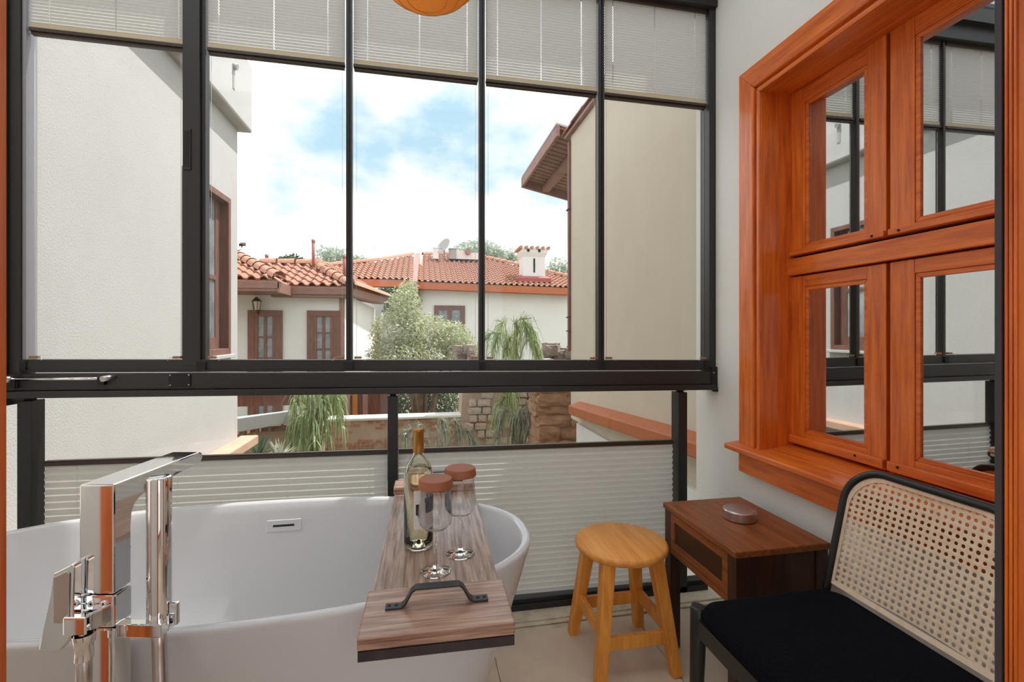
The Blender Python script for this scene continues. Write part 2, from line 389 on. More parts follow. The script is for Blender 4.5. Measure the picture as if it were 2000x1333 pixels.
# black joint blocks where the stiles meet the rail
for x0, x1 in ((-0.800,-0.770),(-0.290,-0.256),(0.232,0.258),(0.742,0.772),(1.240,1.264),(-1.346,-1.328)):
    gpart(B(x0, x1, 1.902, 1.93, 1.002+tz(x0), 1.036+tz(x0)), 'joint_block', M_rubber)
# recessed grip on the wide stile
g = MB().box(-0.843,-0.817,1.900,1.906,1.752,1.902); gr = gpart(g, 'grip', M_alu, 0.002)
ch2(B(-0.838,-0.822,1.8985,1.9005,1.762,1.892).build('grip_recess', M_rubber, bevel=0.001), gr).parent = gr
# cover plate with four screws
pl = gpart(B(-0.885,-0.815,1.893,1.899,0.946+0.024,0.992+0.024), 'cover_plate', M_rubber, 0.001)
for x in (-0.880,-0.820):
    for z in (0.951,0.987):
        ch2(MB().lathe([(0,-0.001),(0.0028,-0.001),(0.0028,0.001),(0,0.0015)], 12).build('screw', M_steel), pl)
        s = pl.children[-1]; s.rotation_euler = (math.pi/2,0,0); s.location = (x,1.8925,z+0.024)
# locking bar with bright ends
lk = gpart(MB().tube([(-1.360,1.885,1.006),(-1.080,1.885,1.003)], 0.005, 12), 'locking_bar', M_chrome, 0)
ch2(MB().tube([(-1.362,1.868,1.006),(-1.362,1.90,1.006)], 0.011, 16).build('bar_end', M_steel), lk)
ch2(MB().tube([(-1.075,1.862,1.004),(-1.058,1.905,1.008)], 0.010, 16).build('bar_end', M_steel), lk)
ch2(B(-1.36,-1.342,1.880,1.90,0.975,1.004).build('bar_bracket', M_rubber), lk)
ch2(B(-1.10,-1.080,1.880,1.90,0.982,1.008).build('bar_bracket', M_rubber), lk)
ch2(B(-1.352,-1.336,1.892,1.90,1.012,1.03).build('bar_bracket', M_rubber), lk)
# right corner hardware
gpart(MB().box(1.266,1.293,1.892,1.905,0.908,1.012).box(1.275,1.296,1.889,1.905,0.902,0.914), 'corner_bracket', M_rubber)
gpart(MB().lathe([(0,0),(0.004,0),(0.004,0.003),(0,0.004)], 10, (1.2735,1.890,0.985)), 'screw', M_steel, 0)
# lower posts
for x0, x1, d, in ((-1.360,-1.318,0.062),(-0.128,-0.090,0.055),(1.118,1.160,0.062)):
    xm = (x0+x1)/2; top = 0.898+tz(xm)
    gpart(B(x0, x1, 1.915, 1.915+d, 0.012, top), 'lower_post', M_black)
    gpart(MB().box(xm-0.011, xm+0.011, 1.93, 1.955, top, top+0.0145).box(xm-0.016, xm+0.016, 1.925, 1.96, top+0.006, top+0.0145), 'post_connector', M_rubber, 0)
gpart(B(-1.5, 1.262, 1.915, 1.975, 0.012, 0.038), 'bottom_track', M_black)
gpart(B(-1.5, 1.262, 1.922, 1.968, 0.038, 0.056), 'bottom_track', M_rubber)
# panes
for x0, x1 in ((-1.333,-0.846),(-0.776,-0.284),(-0.262,0.233),(0.256,0.745),(0.770,1.262)):
    gpart(B(x0, x1, 1.944, 1.950, 1.0405, 2.612, tilt=True), 'pane', M_pane, 0)
for x0, x1 in ((-1.318,-0.128),(-0.090,1.118)):
    gpart(B(x0, x1, 1.966, 1.972, 0.056, 0.911, tilt=True), 'pane', M_pane, 0)

# ------------------------------------------------------------------ pleated blinds
def blind(label, group, x0, x1, ztop, zbot, y, pitch, amp, cords, bar_at, hem=False, holes=True):
    root = empty('pleated_blind', ((x0+x1)/2, y, zbot+tz((x0+x1)/2)))
    tag(root, label, 'blind', group)
    off = root.location
    def P(m, name, ma, bevel=0): return ch(m.build(name, ma, bevel=bevel), root)
    n = int(round((ztop-zbot)/pitch)); dz = (ztop-zbot)/n
    xs = [x0]
    for c in cords: xs += [c-0.0016, c+0.0016]
    xs.append(x1)
    m = MB(); vs = []; fs = []; k = len(xs)
    rows = 2*n+1
    for r in range(rows):
        yy = y+(amp if r % 2 else -amp); z = ztop-(ztop-zbot)*r/(2*n)
        for x in xs: vs.append((x, yy, z+tz(x)))
    for r in range(rows-1):
        for i in range(k-1):
            if holes and i % 2 == 1 and r % 2 == 0: continue
            fs.append((r*k+i, r*k+i+1, (r+1)*k+i+1, (r+1)*k+i))
    m.add(vs, fs); P(m, 'pleated_fabric', M_fab)
    if bar_at == 'bottom':
        if hem: P(B(x0, x1, y-amp*0.8, y-amp*0.5, zbot-0.020, zbot+0.002, tilt=True), 'hem', M_band)
        zb = zbot-(0.020 if hem else 0)
        P(B(x0, x1, y-0.011, y+0.009, zb-0.012, zb, tilt=True), 'bottom_bar', M_alu2, 0.001)
        P(B(x0+0.002, x1-0.002, y-0.004, y+0.012, zb-0.021, zb-0.012, tilt=True), 'bar_lip', M_alu2, 0.001)
        P(B(x0, x1, y-0.010, y+0.010, ztop, ztop+0.018, tilt=True), 'head_rail', M_alu2, 0.001)
    else:
        P(B(x0, x1, y-0.011, y+0.010, ztop, ztop+0.013, tilt=True), 'top_bar', M_alu2, 0.001)
        P(B(x0, x1, y-0.006, y+0.013, ztop+0.013, ztop+0.017, tilt=True), 'bar_lip', M_alu2, 0.001)
    for c in cords:
        P(MB().tube([(c, y, ztop+tz(c)), (c, y, zbot+tz(c))], 0.0007, 5), 'cord', M_cord)
    return root, P
panels = [(-1.328,-0.852,'pleated blind over the widest left upper pane beside the end post',(-1.27,-1.07,-0.868)),
          (-0.771,-0.289,'pleated blind over the upper pane just right of the wide stile',(-0.735,-0.545,-0.352)),
          (-0.257,0.229,'pleated blind over the upper pane behind the hanging lamp',(-0.205,-0.005,0.185)),
          (0.261,0.740,'pleated blind over the upper pane between lamp and corner pane',(0.310,0.495,0.672)),
          (0.776,1.258,'pleated blind over the upper corner pane against the house wall',(0.815,1.010,1.205))]
for x0, x1, lab, cords in panels:
    r, P = blind(lab, 'upper pleated blinds', x0, x1, 2.594, 2.210, 1.928, 0.0115, 0.0036, cords, 'bottom', hem=True)
    for s, xe in ((1, x0), (-1, x1)):
        zc = 1.046+tz(xe)
        a, b = sorted((xe+s*0.004, xe+s*0.030))
        c = P(B(a, b, 1.912, 1.928, zc-0.001, zc+0.008), 'cord_clip', M_clip, 0.001)
        e = s*0.030
        t1 = MB().tube([(xe+e, 1.917, zc+0.004), (xe+e+s*0.009, 1.914, zc+0.003), (xe+e+s*0.014, 1.910, zc-0.008)], 0.0011, 6).build('cord_end', M_cord)
        t1.parent = c
        P(MB().tube([(xe+s*0.010, 1.930, zc), (xe+s*0.010, 1.930, 2.16+tz(xe))], 0.0007, 5), 'guide_cord', M_cord)
r, P = blind('pleated sunlit blind below the rail behind the bathtub and faucet', 'lower pleated blinds', -1.298, -0.131, 0.666, 0.058, 1.945, 0.0245, 0.0042, (-1.20,-0.88,-0.50,-0.20), 'top', holes=False)
for xe in (-1.275,): P(B(xe, xe+0.03, 1.935, 1.95, 0.9055+tz(xe), 0.911+tz(xe)), 'cord_clip', M_clip)
r, P = blind('pleated blind below the rail behind the stool and side table', 'lower pleated blinds', -0.087, 1.106, 0.666, 0.058, 1.945, 0.0245, 0.0042, (0.05,0.42,0.78,1.06), 'top', holes=False)
for xe in (1.06,): P(B(xe, xe+0.03, 1.935, 1.95, 0.9055+tz(xe), 0.911+tz(xe)), 'cord_clip', M_clip)

# ------------------------------------------------------------------ timber window in the house wall
w1 = empty('window_1', (1.30, 1.2, 0.72)); tag(w1, 'red varnished four-light timber window in the house wall', 'window', kind='structure')
def wp(m, name, ma, bevel=0.0015): return ch(m.build(name, ma, bevel=bevel), w1)
CZ0 = 0.716
def casing(name, out, w, xa, xb):
    for sd in 'ltr':
        m = MB(); mitred(m, WY0-out, WY1+out, CZ0, WZ1+out, w, xa, xb, sides=sd if sd == 't' else sd)
        wp(m, name, M_wy if sd == 't' else M_wz, 0.0015)
def casing3(name, out, w, xa, xb, bevel):
    O = [(WY0-out,CZ0),(WY0-out,WZ1+out),(WY1+out,WZ1+out),(WY1+out,CZ0)]
    i = out-w; I = [(WY0-i,CZ0),(WY0-i,WZ1+i),(WY1+i,WZ1+i),(WY1+i,CZ0)]
    for k, ma in ((0,M_wz),(1,M_wy),(2,M_wz)):
        q = [O[k], O[k+1], I[k+1], I[k]]
        m = MB().add([(xa,*p) for p in q]+[(xb,*p) for p in q], [(0,3,2,1),(4,5,6,7),(0,1,5,4),(1,2,6,5),(2,3,7,6),(3,0,4,7)])
        wp(m, name, ma, bevel)
casing3('casing_board', 0.120, 0.066, 1.262, XW, 0.002)
casing3('casing_moulding', 0.0535, 0.024, 1.256, XW, 0.006)
casing3('casing_groove', 0.030, 0.014, 1.272, XW, 0.001)
casing3('casing_bead', 0.0155, 0.0175, 1.258, 1.2935, 0.004)
# jamb lining of the recess
wp(B(1.266, 1.44, WY1-0.003, WY1+0.014, 0.70, WZ1), 'jamb_lining', M_wz)
wp(B(1.266, 1.44, WY0-0.014, WY0+0.003, 0.70, WZ1), 'jamb_lining', M_wz)
wp(B(1.266, 1.44, WY0, WY1, WZ1-0.003, WZ1+0.014), 'head_lining', M_wy)
# sill board and apron
sm = MB(); sm.add([(1.218,WY0-0.155,0.692),(1.218,WY1+0.155,0.692),(1.218,WY1+0.155,0.714),(1.218,WY0-0.155,0.714),
                   (XW,WY0-0.155,0.692),(XW,WY1+0.155,0.692),(XW,WY1+0.155,0.722),(XW,WY0-0.155,0.722)],
                  [(0,3,2,1),(4,5,6,7),(0,1,5,4),(1,2,6,5),(2,3,7,6),(3,0,4,7)])
sm.add([(1.2945,WY0,0.69),(1.2945,WY1,0.69),(1.2945,WY1,0.7219),(1.2945,WY0,0.7219),(1.44,WY0,0.69),(1.44,WY1,0.69),(1.44,WY1,0.738),(1.44,WY0,0.738)],
                  [(0,3,2,1),(4,5,6,7),(0,1,5,4),(1,2,6,5),(2,3,7,6),(3,0,4,7)])
wp(sm, 'sill', M_wy, 0.005)
wp(B(1.262, XW, WY0-0.122, WY1+0.122, 0.606, 0.692), 'apron', M_wy, 0.002)
# sashes
XS = 1.398
def sash(y0, y1, z0, z1, gz0, gz1, yg0, yg1):
    m = MB()
    m.box(XS, XS+0.045, y0, yg0, z0, z1).box(XS, XS+0.045, yg1, y1, z0, z1)
    s = wp(m, 'sash', M_wz, 0.002)
    for a, b in ((z0, gz0), (gz1, z1)):
        o = B(XS+0.0006, XS+0.045, yg0, yg1, a, b).build('sash_rail', M_wy, bevel=0.002); o.parent = s
    bw = 0.014
    mm = MB(); mitred(mm, yg0, yg1, gz0, gz1, bw, XS+0.003, XS+0.035)
    o = mm.build('glazing_bead', M_wy, bevel=0.002); o.parent = s
    o = B(XS+0.009, XS+0.014, yg0+bw*0.8, yg1-bw*0.8, gz0+bw*0.8, gz1-bw*0.8).build('pane', M_mirror); o.parent = s
    return s
for y0, y1, a, b in ((1.207, 1.584, 1.270, 1.521), (0.817, 1.195, 0.880, 1.122)):
    sash(y0, y1, 1.456, 2.077, 1.481, 2.022, a, b)
    sash(y0, y1, 0.740, 1.376, 0.792, 1.334, a, b)
    wp(B(XS-0.010, XS+0.001, y0, y1, 1.457, 1.476), 'drip_bar', M_wy, 0.003)
    wp(B(XS-0.014, XS+0.001, y0, y1, 0.745, 0.775), 'drip_bar', M_wy, 0.004)
wp(B(XS-0.014, XS+0.05, WY0, WY1, 1.381, 1.444), 'transom', M_wy, 0.003)
wp(B(XS+0.03, XS+0.08, WY0, WY1, 0.72, 2.08), 'rebate', M_rubber, 0)
for y, z in ((1.245,1.466),(1.160,1.466),(1.30,0.764),(1.16,0.764)):
    o = MB().lathe([(0,-0.0005),(0.0042,-0.0005),(0.0042,0.001),(0,0.001)], 12).build('plug', M_rubber)
    o.rotation_euler = (0,-math.pi/2,0); o.location = (XS-(0.0105 if z > 1 else 0.0145), y, z); ch(o, w1)

# ------------------------------------------------------------------ bathtub
tub = empty('bathtub', (-0.49, 1.400, 0.004)); tag(tub, 'white oval freestanding bathtub in front of the glazing', 'bathtub')
TA, TB, TZ = 0.808, 0.379, 0.577
def ring(a, b, z, n=112, e=2.35):
    pts = []
    for k in range(n):
        t = 2*math.pi*k/n; c, s = math.cos(t), math.sin(t)
        pts.append((a*math.copysign(abs(c)**(2/e), c), b*math.copysign(abs(s)**(2/e), s), z-0.0085*(a*c)))
    return pts
def loft(profile, n=112, cap0=True, cap1=True):
    m = MB(); vs = []; fs = []
    for da, db, z in profile: vs += ring(TA-da, TB-db, z, n)
    for i in range(len(profile)-1):
        for k in range(n):
            l = (k+1) % n; fs.append((i*n+k, i*n+l, (i+1)*n+l, (i+1)*n+k))
    m.add(vs, fs, True)
    if cap0: m.f.append(tuple(range(n-1,-1,-1))); m.sm.append(False)
    if cap1: q = (len(profile)-1)*n; m.f.append(tuple(range(q,q+n))); m.sm.append(False)
    return m
prof = [(0.20,0.115,0.0),(0.195,0.112,0.010),(0.17,0.098,0.06),(0.125,0.070,0.18),(0.075,0.040,0.33),(0.030,0.014,0.47),(0.006,0.003,0.545),
        (0.0015,0.0008,0.565),(0.001,0.0005,0.572),(0.0035,0.0030,0.5765),(0.010,0.009,0.578),(0.018,0.017,0.578),(0.0245,0.0235,0.5755),(0.028,0.027,0.570),
        (0.034,0.033,0.545),(0.060,0.046,0.45),(0.105,0.070,0.30),(0.15,0.095,0.19),(0.20,0.125,0.13),(0.27,0.17,0.105),(0.36,0.24,0.10)]
o = loft(prof).build('shell', M_tub); o.parent = tub
# overflow slot on the far inner wall
ov = B(-0.055,0.055,-0.003,0.003,-0.019,0.019).build('overflow_plate', M_tub, bevel=0.002); ov.parent = tub
ov.location = (0.030, TB-0.041, 0.500); ov.rotation_euler = (math.radians(-8),0,0)
o = B(-0.034,0.034,-0.0036,0.001,-0.0035,0.0035).build('overflow_slot', M_rubber); o.parent = ov
o = MB().lathe([(0,0.104),(0.03,0.104),(0.033,0.102),(0.033,0.098)], 24).build('drain', M_chrome); o.parent = tub

# ------------------------------------------------------------------ bath board with handles
bd = empty('bath_board', (0.04, 1.31, 0.584)); tag(bd, 'weathered wooden bath board lying across the bathtub', 'bath board')
bd.rotation_euler = (0, 0, math.radians(-1.2))
o = B(-0.138,0.138,-0.440,0.455,0.0,0.017).build('plank', M_board, bevel=0.003); o.parent = bd
for y0, y1 in ((-0.447,-0.290),(0.375,0.462)):
    o = B(-0.141,0.141,y0,y1,0.0172,0.042).build('end_block', M_boardx, bevel=0.003); o.parent = bd
    yy = y0 if y0 < 0 else y1-0.004
    e = B(-0.1395,0.1395,yy-0.001,yy+0.005,-0.0005,0.0168).build('charred_edge', M_char); e.parent = bd
def strap_handle(y):
    pth = [(-0.100,0.0442),(-0.070,0.0442),(-0.062,0.050),(-0.050,0.072),(-0.042,0.078),(0.042,0.078),(0.050,0.072),(0.062,0.050),(0.070,0.0442),(0.100,0.0442)]
    m = MB(); vs = []
    for k, (x, z) in enumerate(pth):
        a = pth[max(k-1,0)]; b = pth[min(k+1,len(pth)-1)]; d = Vector((b[0]-a[0],0,b[1]-a[1])).normalized(); n = Vector((-d.z,0,d.x))
        for sy in (-0.010,0.010):
            for sn in (-0.002,0.002): vs.append((x+n.x*sn, y+sy, z+n.z*sn))
    fs = []
    for k in range(len(pth)-1):
        q = 4*k
        fs += [(q,q+1,q+5,q+4),(q+2,q+6,q+7,q+3),(q+1,q+3,q+7,q+5),(q,q+4,q+6,q+2)]
    fs += [(0,2,3,1),(4*len(pth)-4,4*len(pth)-3,4*len(pth)-1,4*len(pth)-2)]
    m.add(vs, fs); h = m.build('handle', M_black, bevel=0.001); h.parent = bd
    for x in (-0.093,-0.080,0.080,0.093):
        s = MB().lathe([(0,0.0478),(0.002,0.0478),(0.0035,0.0468),(0.0038,0.0460)], 12, (x,y,0)).build('screw', M_steel if False else M_rubber); s.parent = h
strap_handle(-0.362); strap_handle(0.419)

# ------------------------------------------------------------------ bottle and glasses on the board
ZB = 0.6012
bt = empty('wine_bottle', (-0.006, 1.268, ZB)); tag(bt, 'clear bottle of white wine with amber capsule and paper label', 'bottle')
outer = [(0,0.0),(0.030,0.0),(0.0365,0.003),(0.038,0.010),(0.038,0.180),(0.0365,0.198),(0.030,0.217),(0.020,0.232),(0.0145,0.243),(0.0135,0.255),(0.0132,0.300),(0.0145,0.301),(0.0145,0.307),(0.010,0.308)]
inner = [(0.009,0.300),(0.0105,0.255),(0.0115,0.244),(0.017,0.232),(0.027,0.216),(0.0335,0.197),(0.0352,0.180),(0.0352,0.012),(0.030,0.008),(0.012,0.018),(0,0.022)]
o = MB().lathe(outer+inner, 40).build('glass_body', M_bot); o.parent = bt
o = MB().lathe([(0,0.0225),(0.012,0.0185),(0.030,0.0085),(0.0349,0.0125),(0.0349,0.180),(0.0332,0.197),(0.0300,0.208),(0,0.208)], 40).build('wine', M_winel); o.parent = bt
o = MB().lathe([(0.0145,0.247),(0.0142,0.262),(0.0140,0.2995),(0.0152,0.3005),(0.0152,0.307),(0.0145,0.3092),(0,0.3092)], 32).build('capsule', M_foil); o.parent = bt
def curved(a0, a1, z0, z1, r, n=14):
    m = MB(); vs = []
    for i in range(n+1):
        a = math.radians(a0+(a1-a0)*i/n)
        for z in (z0, z1): vs.append((r*math.cos(a), r*math.sin(a), z))
    m.add(vs, [(2*i,2*i+2,2*i+3,2*i+1) for i in range(n)], True); return m
lb = curved(-108, 25, 0.058, 0.158, 0.0383).build('label', M_label); lb.parent = bt
o = curved(-62, 15, 0.098, 0.126, 0.0385).build('print', M_navy); o.parent = lb
o = curved(-66, -8, 0.126, 0.137, 0.0385).build('print', M_navy); o.parent = lb
o = curved(-100, -86, 0.095, 0.123, 0.0385).build('print', M_brownp); o.parent = lb
o = curved(-92, -84, 0.090, 0.110, 0.0386).build('print', M_brownp); o.parent = lb
for a in (-58,-44,-30): o = curved(a, a+5, 0.137, 0.143+0.002*(a % 3), 0.0385, 3).build('print', M_brownp); o.parent = lb
def wine_glass(x, y, lab):
    g = empty('wine_glass', (x, y, ZB)); tag(g, lab, 'wine glass', 'capped wine glasses on the bath board')
    foot = [(0,0.0),(0.0345,0.0),(0.036,0.0012),(0.0345,0.0025),(0.020,0.006),(0.008,0.0105),(0.0042,0.018),(0.0036,0.045),(0.0036,0.080),(0.0050,0.0935),(0.0080,0.0970),(0,0.0975)]
    po = [(0.0060,0.0960),(0.014,0.0995),(0.028,0.104),(0.0365,0.114),(0.0395,0.128),(0.0390,0.150),(0.0360,0.175),(0.0335,0.203)]
    pi = [(0.0325,0.203),(0.0350,0.175),(0.0380,0.150),(0.0385,0.128),(0.0355,0.1150),(0.027,0.1055),(0.012,0.1020),(0,0.1015)]
    o = MB().lathe(foot, 40).build('stem_and_foot', M_wine); o.parent = g
    o = MB().lathe(po+pi, 48).build('bowl', M_bowl); o.parent = g
    l = empty('glass_lid', (x, y, ZB+0.199)); tag(l, LIDS[len(LIDSDONE)], 'lid', 'leather lids on the wine glasses')
    LIDSDONE.append(1)
    o = MB().lathe_sharp([(0.0365,0.0),(0.0405,0.0),(0.0405,0.004),(0.0380,0.0190),(0.0365,0.0202),(0.034,0.0206),(0,0.0208)], 56).build('cap', M_leather); o.parent = l
    o = MB().lathe([(0,0.0085),(0.0365,0.0085),(0.0365,0.0)], 40).build('lining', M_leather); o.parent = l
LIDS = ['round terracotta leather lid on the wine glass nearest the camera', 'round terracotta leather lid on the wine glass farther back on the board']; LIDSDONE = []
wine_glass(0.034, 1.126, 'stemmed wine glass standing nearest the camera on the bath board')
wine_glass(0.098, 1.204, 'stemmed wine glass farther back and right of the bottle')

# ------------------------------------------------------------------ floor-standing bath faucet
fc = empty('bath_faucet', (-0.567, 0.996, 0.0), (0, 0, math.radians(-10.5))); tag(fc, 'tall chrome floor-standing bath faucet with hand shower beside the tub', 'faucet')
def fp(m, name, ma=M_chrome, bevel=0.003, par=None):
    o = m.build(name, ma, bevel=bevel); o.parent = par or fc; return o
fp(B(-0.031,0.031,-0.022,0.018,0.004,0.630), 'column')
fp(B(-0.055,0.055,-0.050,0.050,0.0,0.010), 'floor_plate')
fp(B(-0.032,0.032,-0.023,0.019,0.632,0.690), 'valve_body', bevel=0.004)
# spout: tapered arm reaching over the tub
sp = MB()
prof = [(-0.022,0.850),(-0.022,0.889),(0.235,0.889),(0.248,0.884),(0.250,0.868),(0.235,0.862),(0.205,0.862),(0.060,0.850),(0.040,0.845),(0.024,0.835),(0.024,0.84)]
prof = [(-0.022,0.692),(-0.022,0.889),(0.212,0.889),(0.223,0.885),(0.226,0.873),(0.214,0.862),(0.180,0.861),(0.062,0.851),(0.040,0.846),(0.028,0.838),(0.0205,0.824),(0.018,0.80),(0.018,0.692)]
sp.prism(prof, lambda u,v,w: (w,u,v), -0.031, 0.031)
s_ = fp(sp, 'spout', bevel=0.003)
fp(MB().lathe([(0.017,0.862),(0.017,0.856),(0.013,0.855),(0,0.856)], 20, (0,0.200,0)), 'aerator', M_steel, 0, s_)
# screws on the front plate
for x, z in ((-0.008,0.676),(0.014,0.676),(-0.008,0.646)):
    o = fp(MB().lathe([(0,0.0015),(0.0022,0.0015),(0.0032,0.003),(0.0055,0.0028),(0.006,0)], 16), 'screw', M_chrome, 0); o.rotation_euler = (math.pi/2,0,0); o.location = (x,-0.023,z)
    p = MB().lathe([(0,0.0018),(0.0020,0.0018)], 10).build('recess', M_rubber); p.parent = o
# mixer arm towards the camera-left with flat lever
fp(MB().prism([(-0.031,-0.0225),(-0.020,-0.066),(0.020,-0.066),(0.016,-0.052),(0.024,-0.038),(0.0305,-0.0225)], lambda u,v,w: (u,v,w), 0.644, 0.676), 'mixer_arm', bevel=0.003)
lev = MB().prism([(-0.083,0.605),(-0.045,0.605),(-0.022,0.636),(-0.022,0.690),(-0.020,0.752),(-0.026,0.757),(-0.056,0.742),(-0.062,0.70)], lambda u,v,w: (u,w,v), -0.044, -0.026)
lv = fp(lev, 'lever', bevel=0.003)
fp(MB().prism([(-0.054,0.655),(-0.028,0.655),(-0.026,0.742),(-0.031,0.746),(-0.054,0.735)], lambda u,v,w: (u,w,v), -0.0465, -0.0442), 'lever_inlay', M_steel, 0.001, lv)
fp(MB().tube([(-0.045,-0.030,0.640),(-0.020,-0.012,0.650)], 0.012, 20), 'spindle', bevel=0)
# shower holder and hand shower
fp(MB().box(0.0315,0.113,-0.020,-0.002,0.612,0.636).box(0.0315,0.113,-0.002,0.018,0.612,0.620), 'holder', bevel=0.002)
fp(MB().box(0.108,0.124,0.006,0.016,0.618,0.660), 'holder_hook', bevel=0.003)
hs = fp(MB().lathe([(0,0.634),(0.0195,0.634),(0.020,0.637),(0.020,0.889),(0.0190,0.893),(0.015,0.894),(0,0.894)], 32, (0.087,0.012,0)), 'hand_shower', bevel=0)
fp(MB().lathe([(0,0.606),(0.012,0.606),(0.012,0.634)], 24, (0.087,0.012,0)), 'hose_nut', M_steel, 0, hs)
fp(MB().tube([(0.087,0.012,0.612),(0.088,0.011,0.58),(0.094,0.004,0.54),(0.104,-0.006,0.48),(0.112,-0.018,0.40),(0.100,-0.030,0.28),(0.065,-0.045,0.20),(0.025,-0.055,0.22),(0.008,-0.058,0.32),(0.006,-0.058,0.45),(0.008,-0.056,0.56),(0.008,-0.056,0.640)], 0.0115, 14), 'hose', M_steel, 0)
fp(MB().lathe([(0.0135,0.600),(0.0135,0.626),(0.016,0.629),(0.016,0.644)], 24, (0.008,-0.056,0)), 'hose_nut', M_chrome, 0)

# ------------------------------------------------------------------ stool
sx, sy = 0.714, 1.615
stl = empty('stool', (sx, sy, 0)); tag(stl, 'round-topped honey pine stool between bathtub and side table', 'stool')
o = MB().lathe([(0,0.379),(0.140,0.379),(0.156,0.383),(0.164,0.391),(0.1655,0.400),(0.162,0.408),(0.155,0.411),(0,0.412)], 64).build('seat', M_stool); o.parent = stl
legs = {}
for ix in (-1,1):
    for iy in (-1,1):
        a = (0.088*ix, 0.088*iy, 0.3795); b = (0.136*ix, 0.142*iy, 0.0)
        o = MB().bar(a, b, 0.045, 0.036, up=(0,1,0)).build('leg', M_stoolz, bevel=0.003); o.parent = stl
        legs[ix,iy] = (Vector(a), Vector(b))
def onleg(k, z): a, b = legs[k]; return a+(b-a)*((a.z-z)/(a.z-b.z))
for k1, k2, z in (((-1,-1),(1,-1),0.125),((-1,1),(1,1),0.125),((-1,-1),(-1,1),0.150),((1,-1),(1,1),0.150)):
    o = MB().bar(onleg(k1,z), onleg(k2,z), 0.020, 0.020, da=0.042, db=0.042).build('stretcher', M_stoolz, bevel=0.002); o.parent = stl

# ------------------------------------------------------------------ cane weave helper
def clip(poly, p, d):
    t0, t1 = -9e9, 9e9; n = len(poly)
    for k in range(n):
        a = Vector(poly[k]); b = Vector(poly[(k+1) % n]); e = b-a; nrm = Vector((-e.y, e.x))     # inside is left (ccw)
        den = nrm.dot(d); num = nrm.dot(a-p)
        if abs(den) < 1e-9:
            if num > 0: return None
            continue
        t = num/den
        if den > 0: t0 = max(t0, t)
        else: t1 = min(t1, t)
    return (t0, t1) if t1-t0 > 1e-3 else None
def cane(poly, fn, s, w, seg=0.03):
    """woven strands inside a convex outline; fn(u,v,h) maps to space"""
    m = MB(); us = [p[0] for p in poly]; vs_ = [p[1] for p in poly]
    u0, u1, v0, v1 = min(us), max(us), min(vs_), max(vs_)
    L = []
    for k in range(int((u1-u0)/s)+2):
        for q in (-0.13, 0.13): L.append((Vector((u0+(k+q)*s, v0)), Vector((0,1)), w*0.8, 0.0))
    for k in range(int((v1-v0)/s)+2):
        for q in (-0.13, 0.13): L.append((Vector((u0, v0+(k+q)*s)), Vector((1,0)), w*0.8, 0.0007))
    n = int((u1-u0+v1-v0)/s)+2
    for k in range(n):
        L.append((Vector((u0+k*s, v0)), Vector((-1,1)).normalized(), w, 0.0013))
        L.append((Vector((u1-((u1-u0) % s)-k*s+s, v0)), Vector((1,1)).normalized(), w, 0.0019))
    for p, d, ww, h in L:
        c = clip(poly, p, d)
        if not c: continue
        nseg = max(1, int((c[1]-c[0])/seg)); nrm = Vector((-d.y, d.x))*ww/2; vv = []
        for i in range(nseg+1):
            q = p+d*(c[0]+(c[1]-c[0])*i/nseg)
            vv += [fn(q.x-nrm.x, q.y-nrm.y, h), fn(q.x+nrm.x, q.y+nrm.y, h)]
        m.add(vv, [(2*i,2*i+2,2*i+3,2*i+1) for i in range(nseg)])
    return m
def rounded(u0, u1, v0, v1, r, n=8, rb=None):
    rb = r if rb is None else rb; P = []
    for cu, cv, a, rr in ((u0+rb,v0+rb,180,rb),(u1-rb,v0+rb,270,rb),(u1-r,v1-r,0,r),(u0+r,v1-r,90,r)):
        for k in range(n+1):
            t = math.radians(a+90*k/n); P.append((cu+rr*math.cos(t), cv+rr*math.sin(t)))
    return P

# ------------------------------------------------------------------ side table
tb = empty('side_table', (1.06, 1.434, 0)); tag(tb, 'dark walnut side table with cane-fronted drawer by the house wall', 'side table')
tx0, tx1, ty0, ty1, th = -0.166, 0.158, -0.210, 0.208, 0.526
def tp(m, name, ma, bevel=0.0015, par=None): o = m.build(name, ma, bevel=bevel); o.parent = par or tb; return o
tp(B(tx0, tx1, ty0, ty1, th-0.020, th), 'top', M_tab, 0.003)
for x in (tx0+0.006, tx1-0.046):
    for y in (ty0+0.004, ty1-0.044): tp(B(x, x+0.040, y, y+0.040, 0, th-0.0205), 'leg', M_tabshade)
tp(B(tx0+0.046, tx1-0.046, ty0+0.010, ty0+0.026, th-0.170, th-0.0205), 'side_panel', M_tabshade)
tp(B(tx0+0.046, tx1-0.046, ty1-0.026, ty1-0.010, th-0.170, th-0.0205), 'side_panel', M_tabshade)
tp(B(tx1-0.026, tx1-0.012, ty0+0.044, ty1-0.044, th-0.170, th-0.0205), 'back_panel', M_tab)
dw = tp(B(tx0+0.016, tx0+0.026, ty0+0.046, ty1-0.046, th-0.150, th-0.026), 'drawer', M_tabshade, 0)
fm = MB(); mitred(fm, ty0+0.0445, ty1-0.0445, th-0.152, th-0.024, 0.026, tx0+0.006, tx0+0.016); tp(fm, 'drawer_frame', M_tab, 0.001, dw)
cp = [(ty0+0.070,th-0.127),(ty1-0.070,th-0.127),(ty1-0.070,th-0.049),(ty0+0.070,th-0.049)]
tp(cane(cp, lambda u,v,h: (tx0+0.0135-h, u, v), 0.0115, 0.0024, 0.2), 'cane_inset', M_caned, 0, dw)
tp(B(tx0+0.006, tx0+0.030, ty0+0.044, ty1-0.044, th-0.172, th-0.154), 'apron_rail', M_tab)
ash = empty('ashtray', (1.072, 1.445, 0.5265)); tag(ash, 'low round brushed steel ashtray on the side table', 'ashtray')
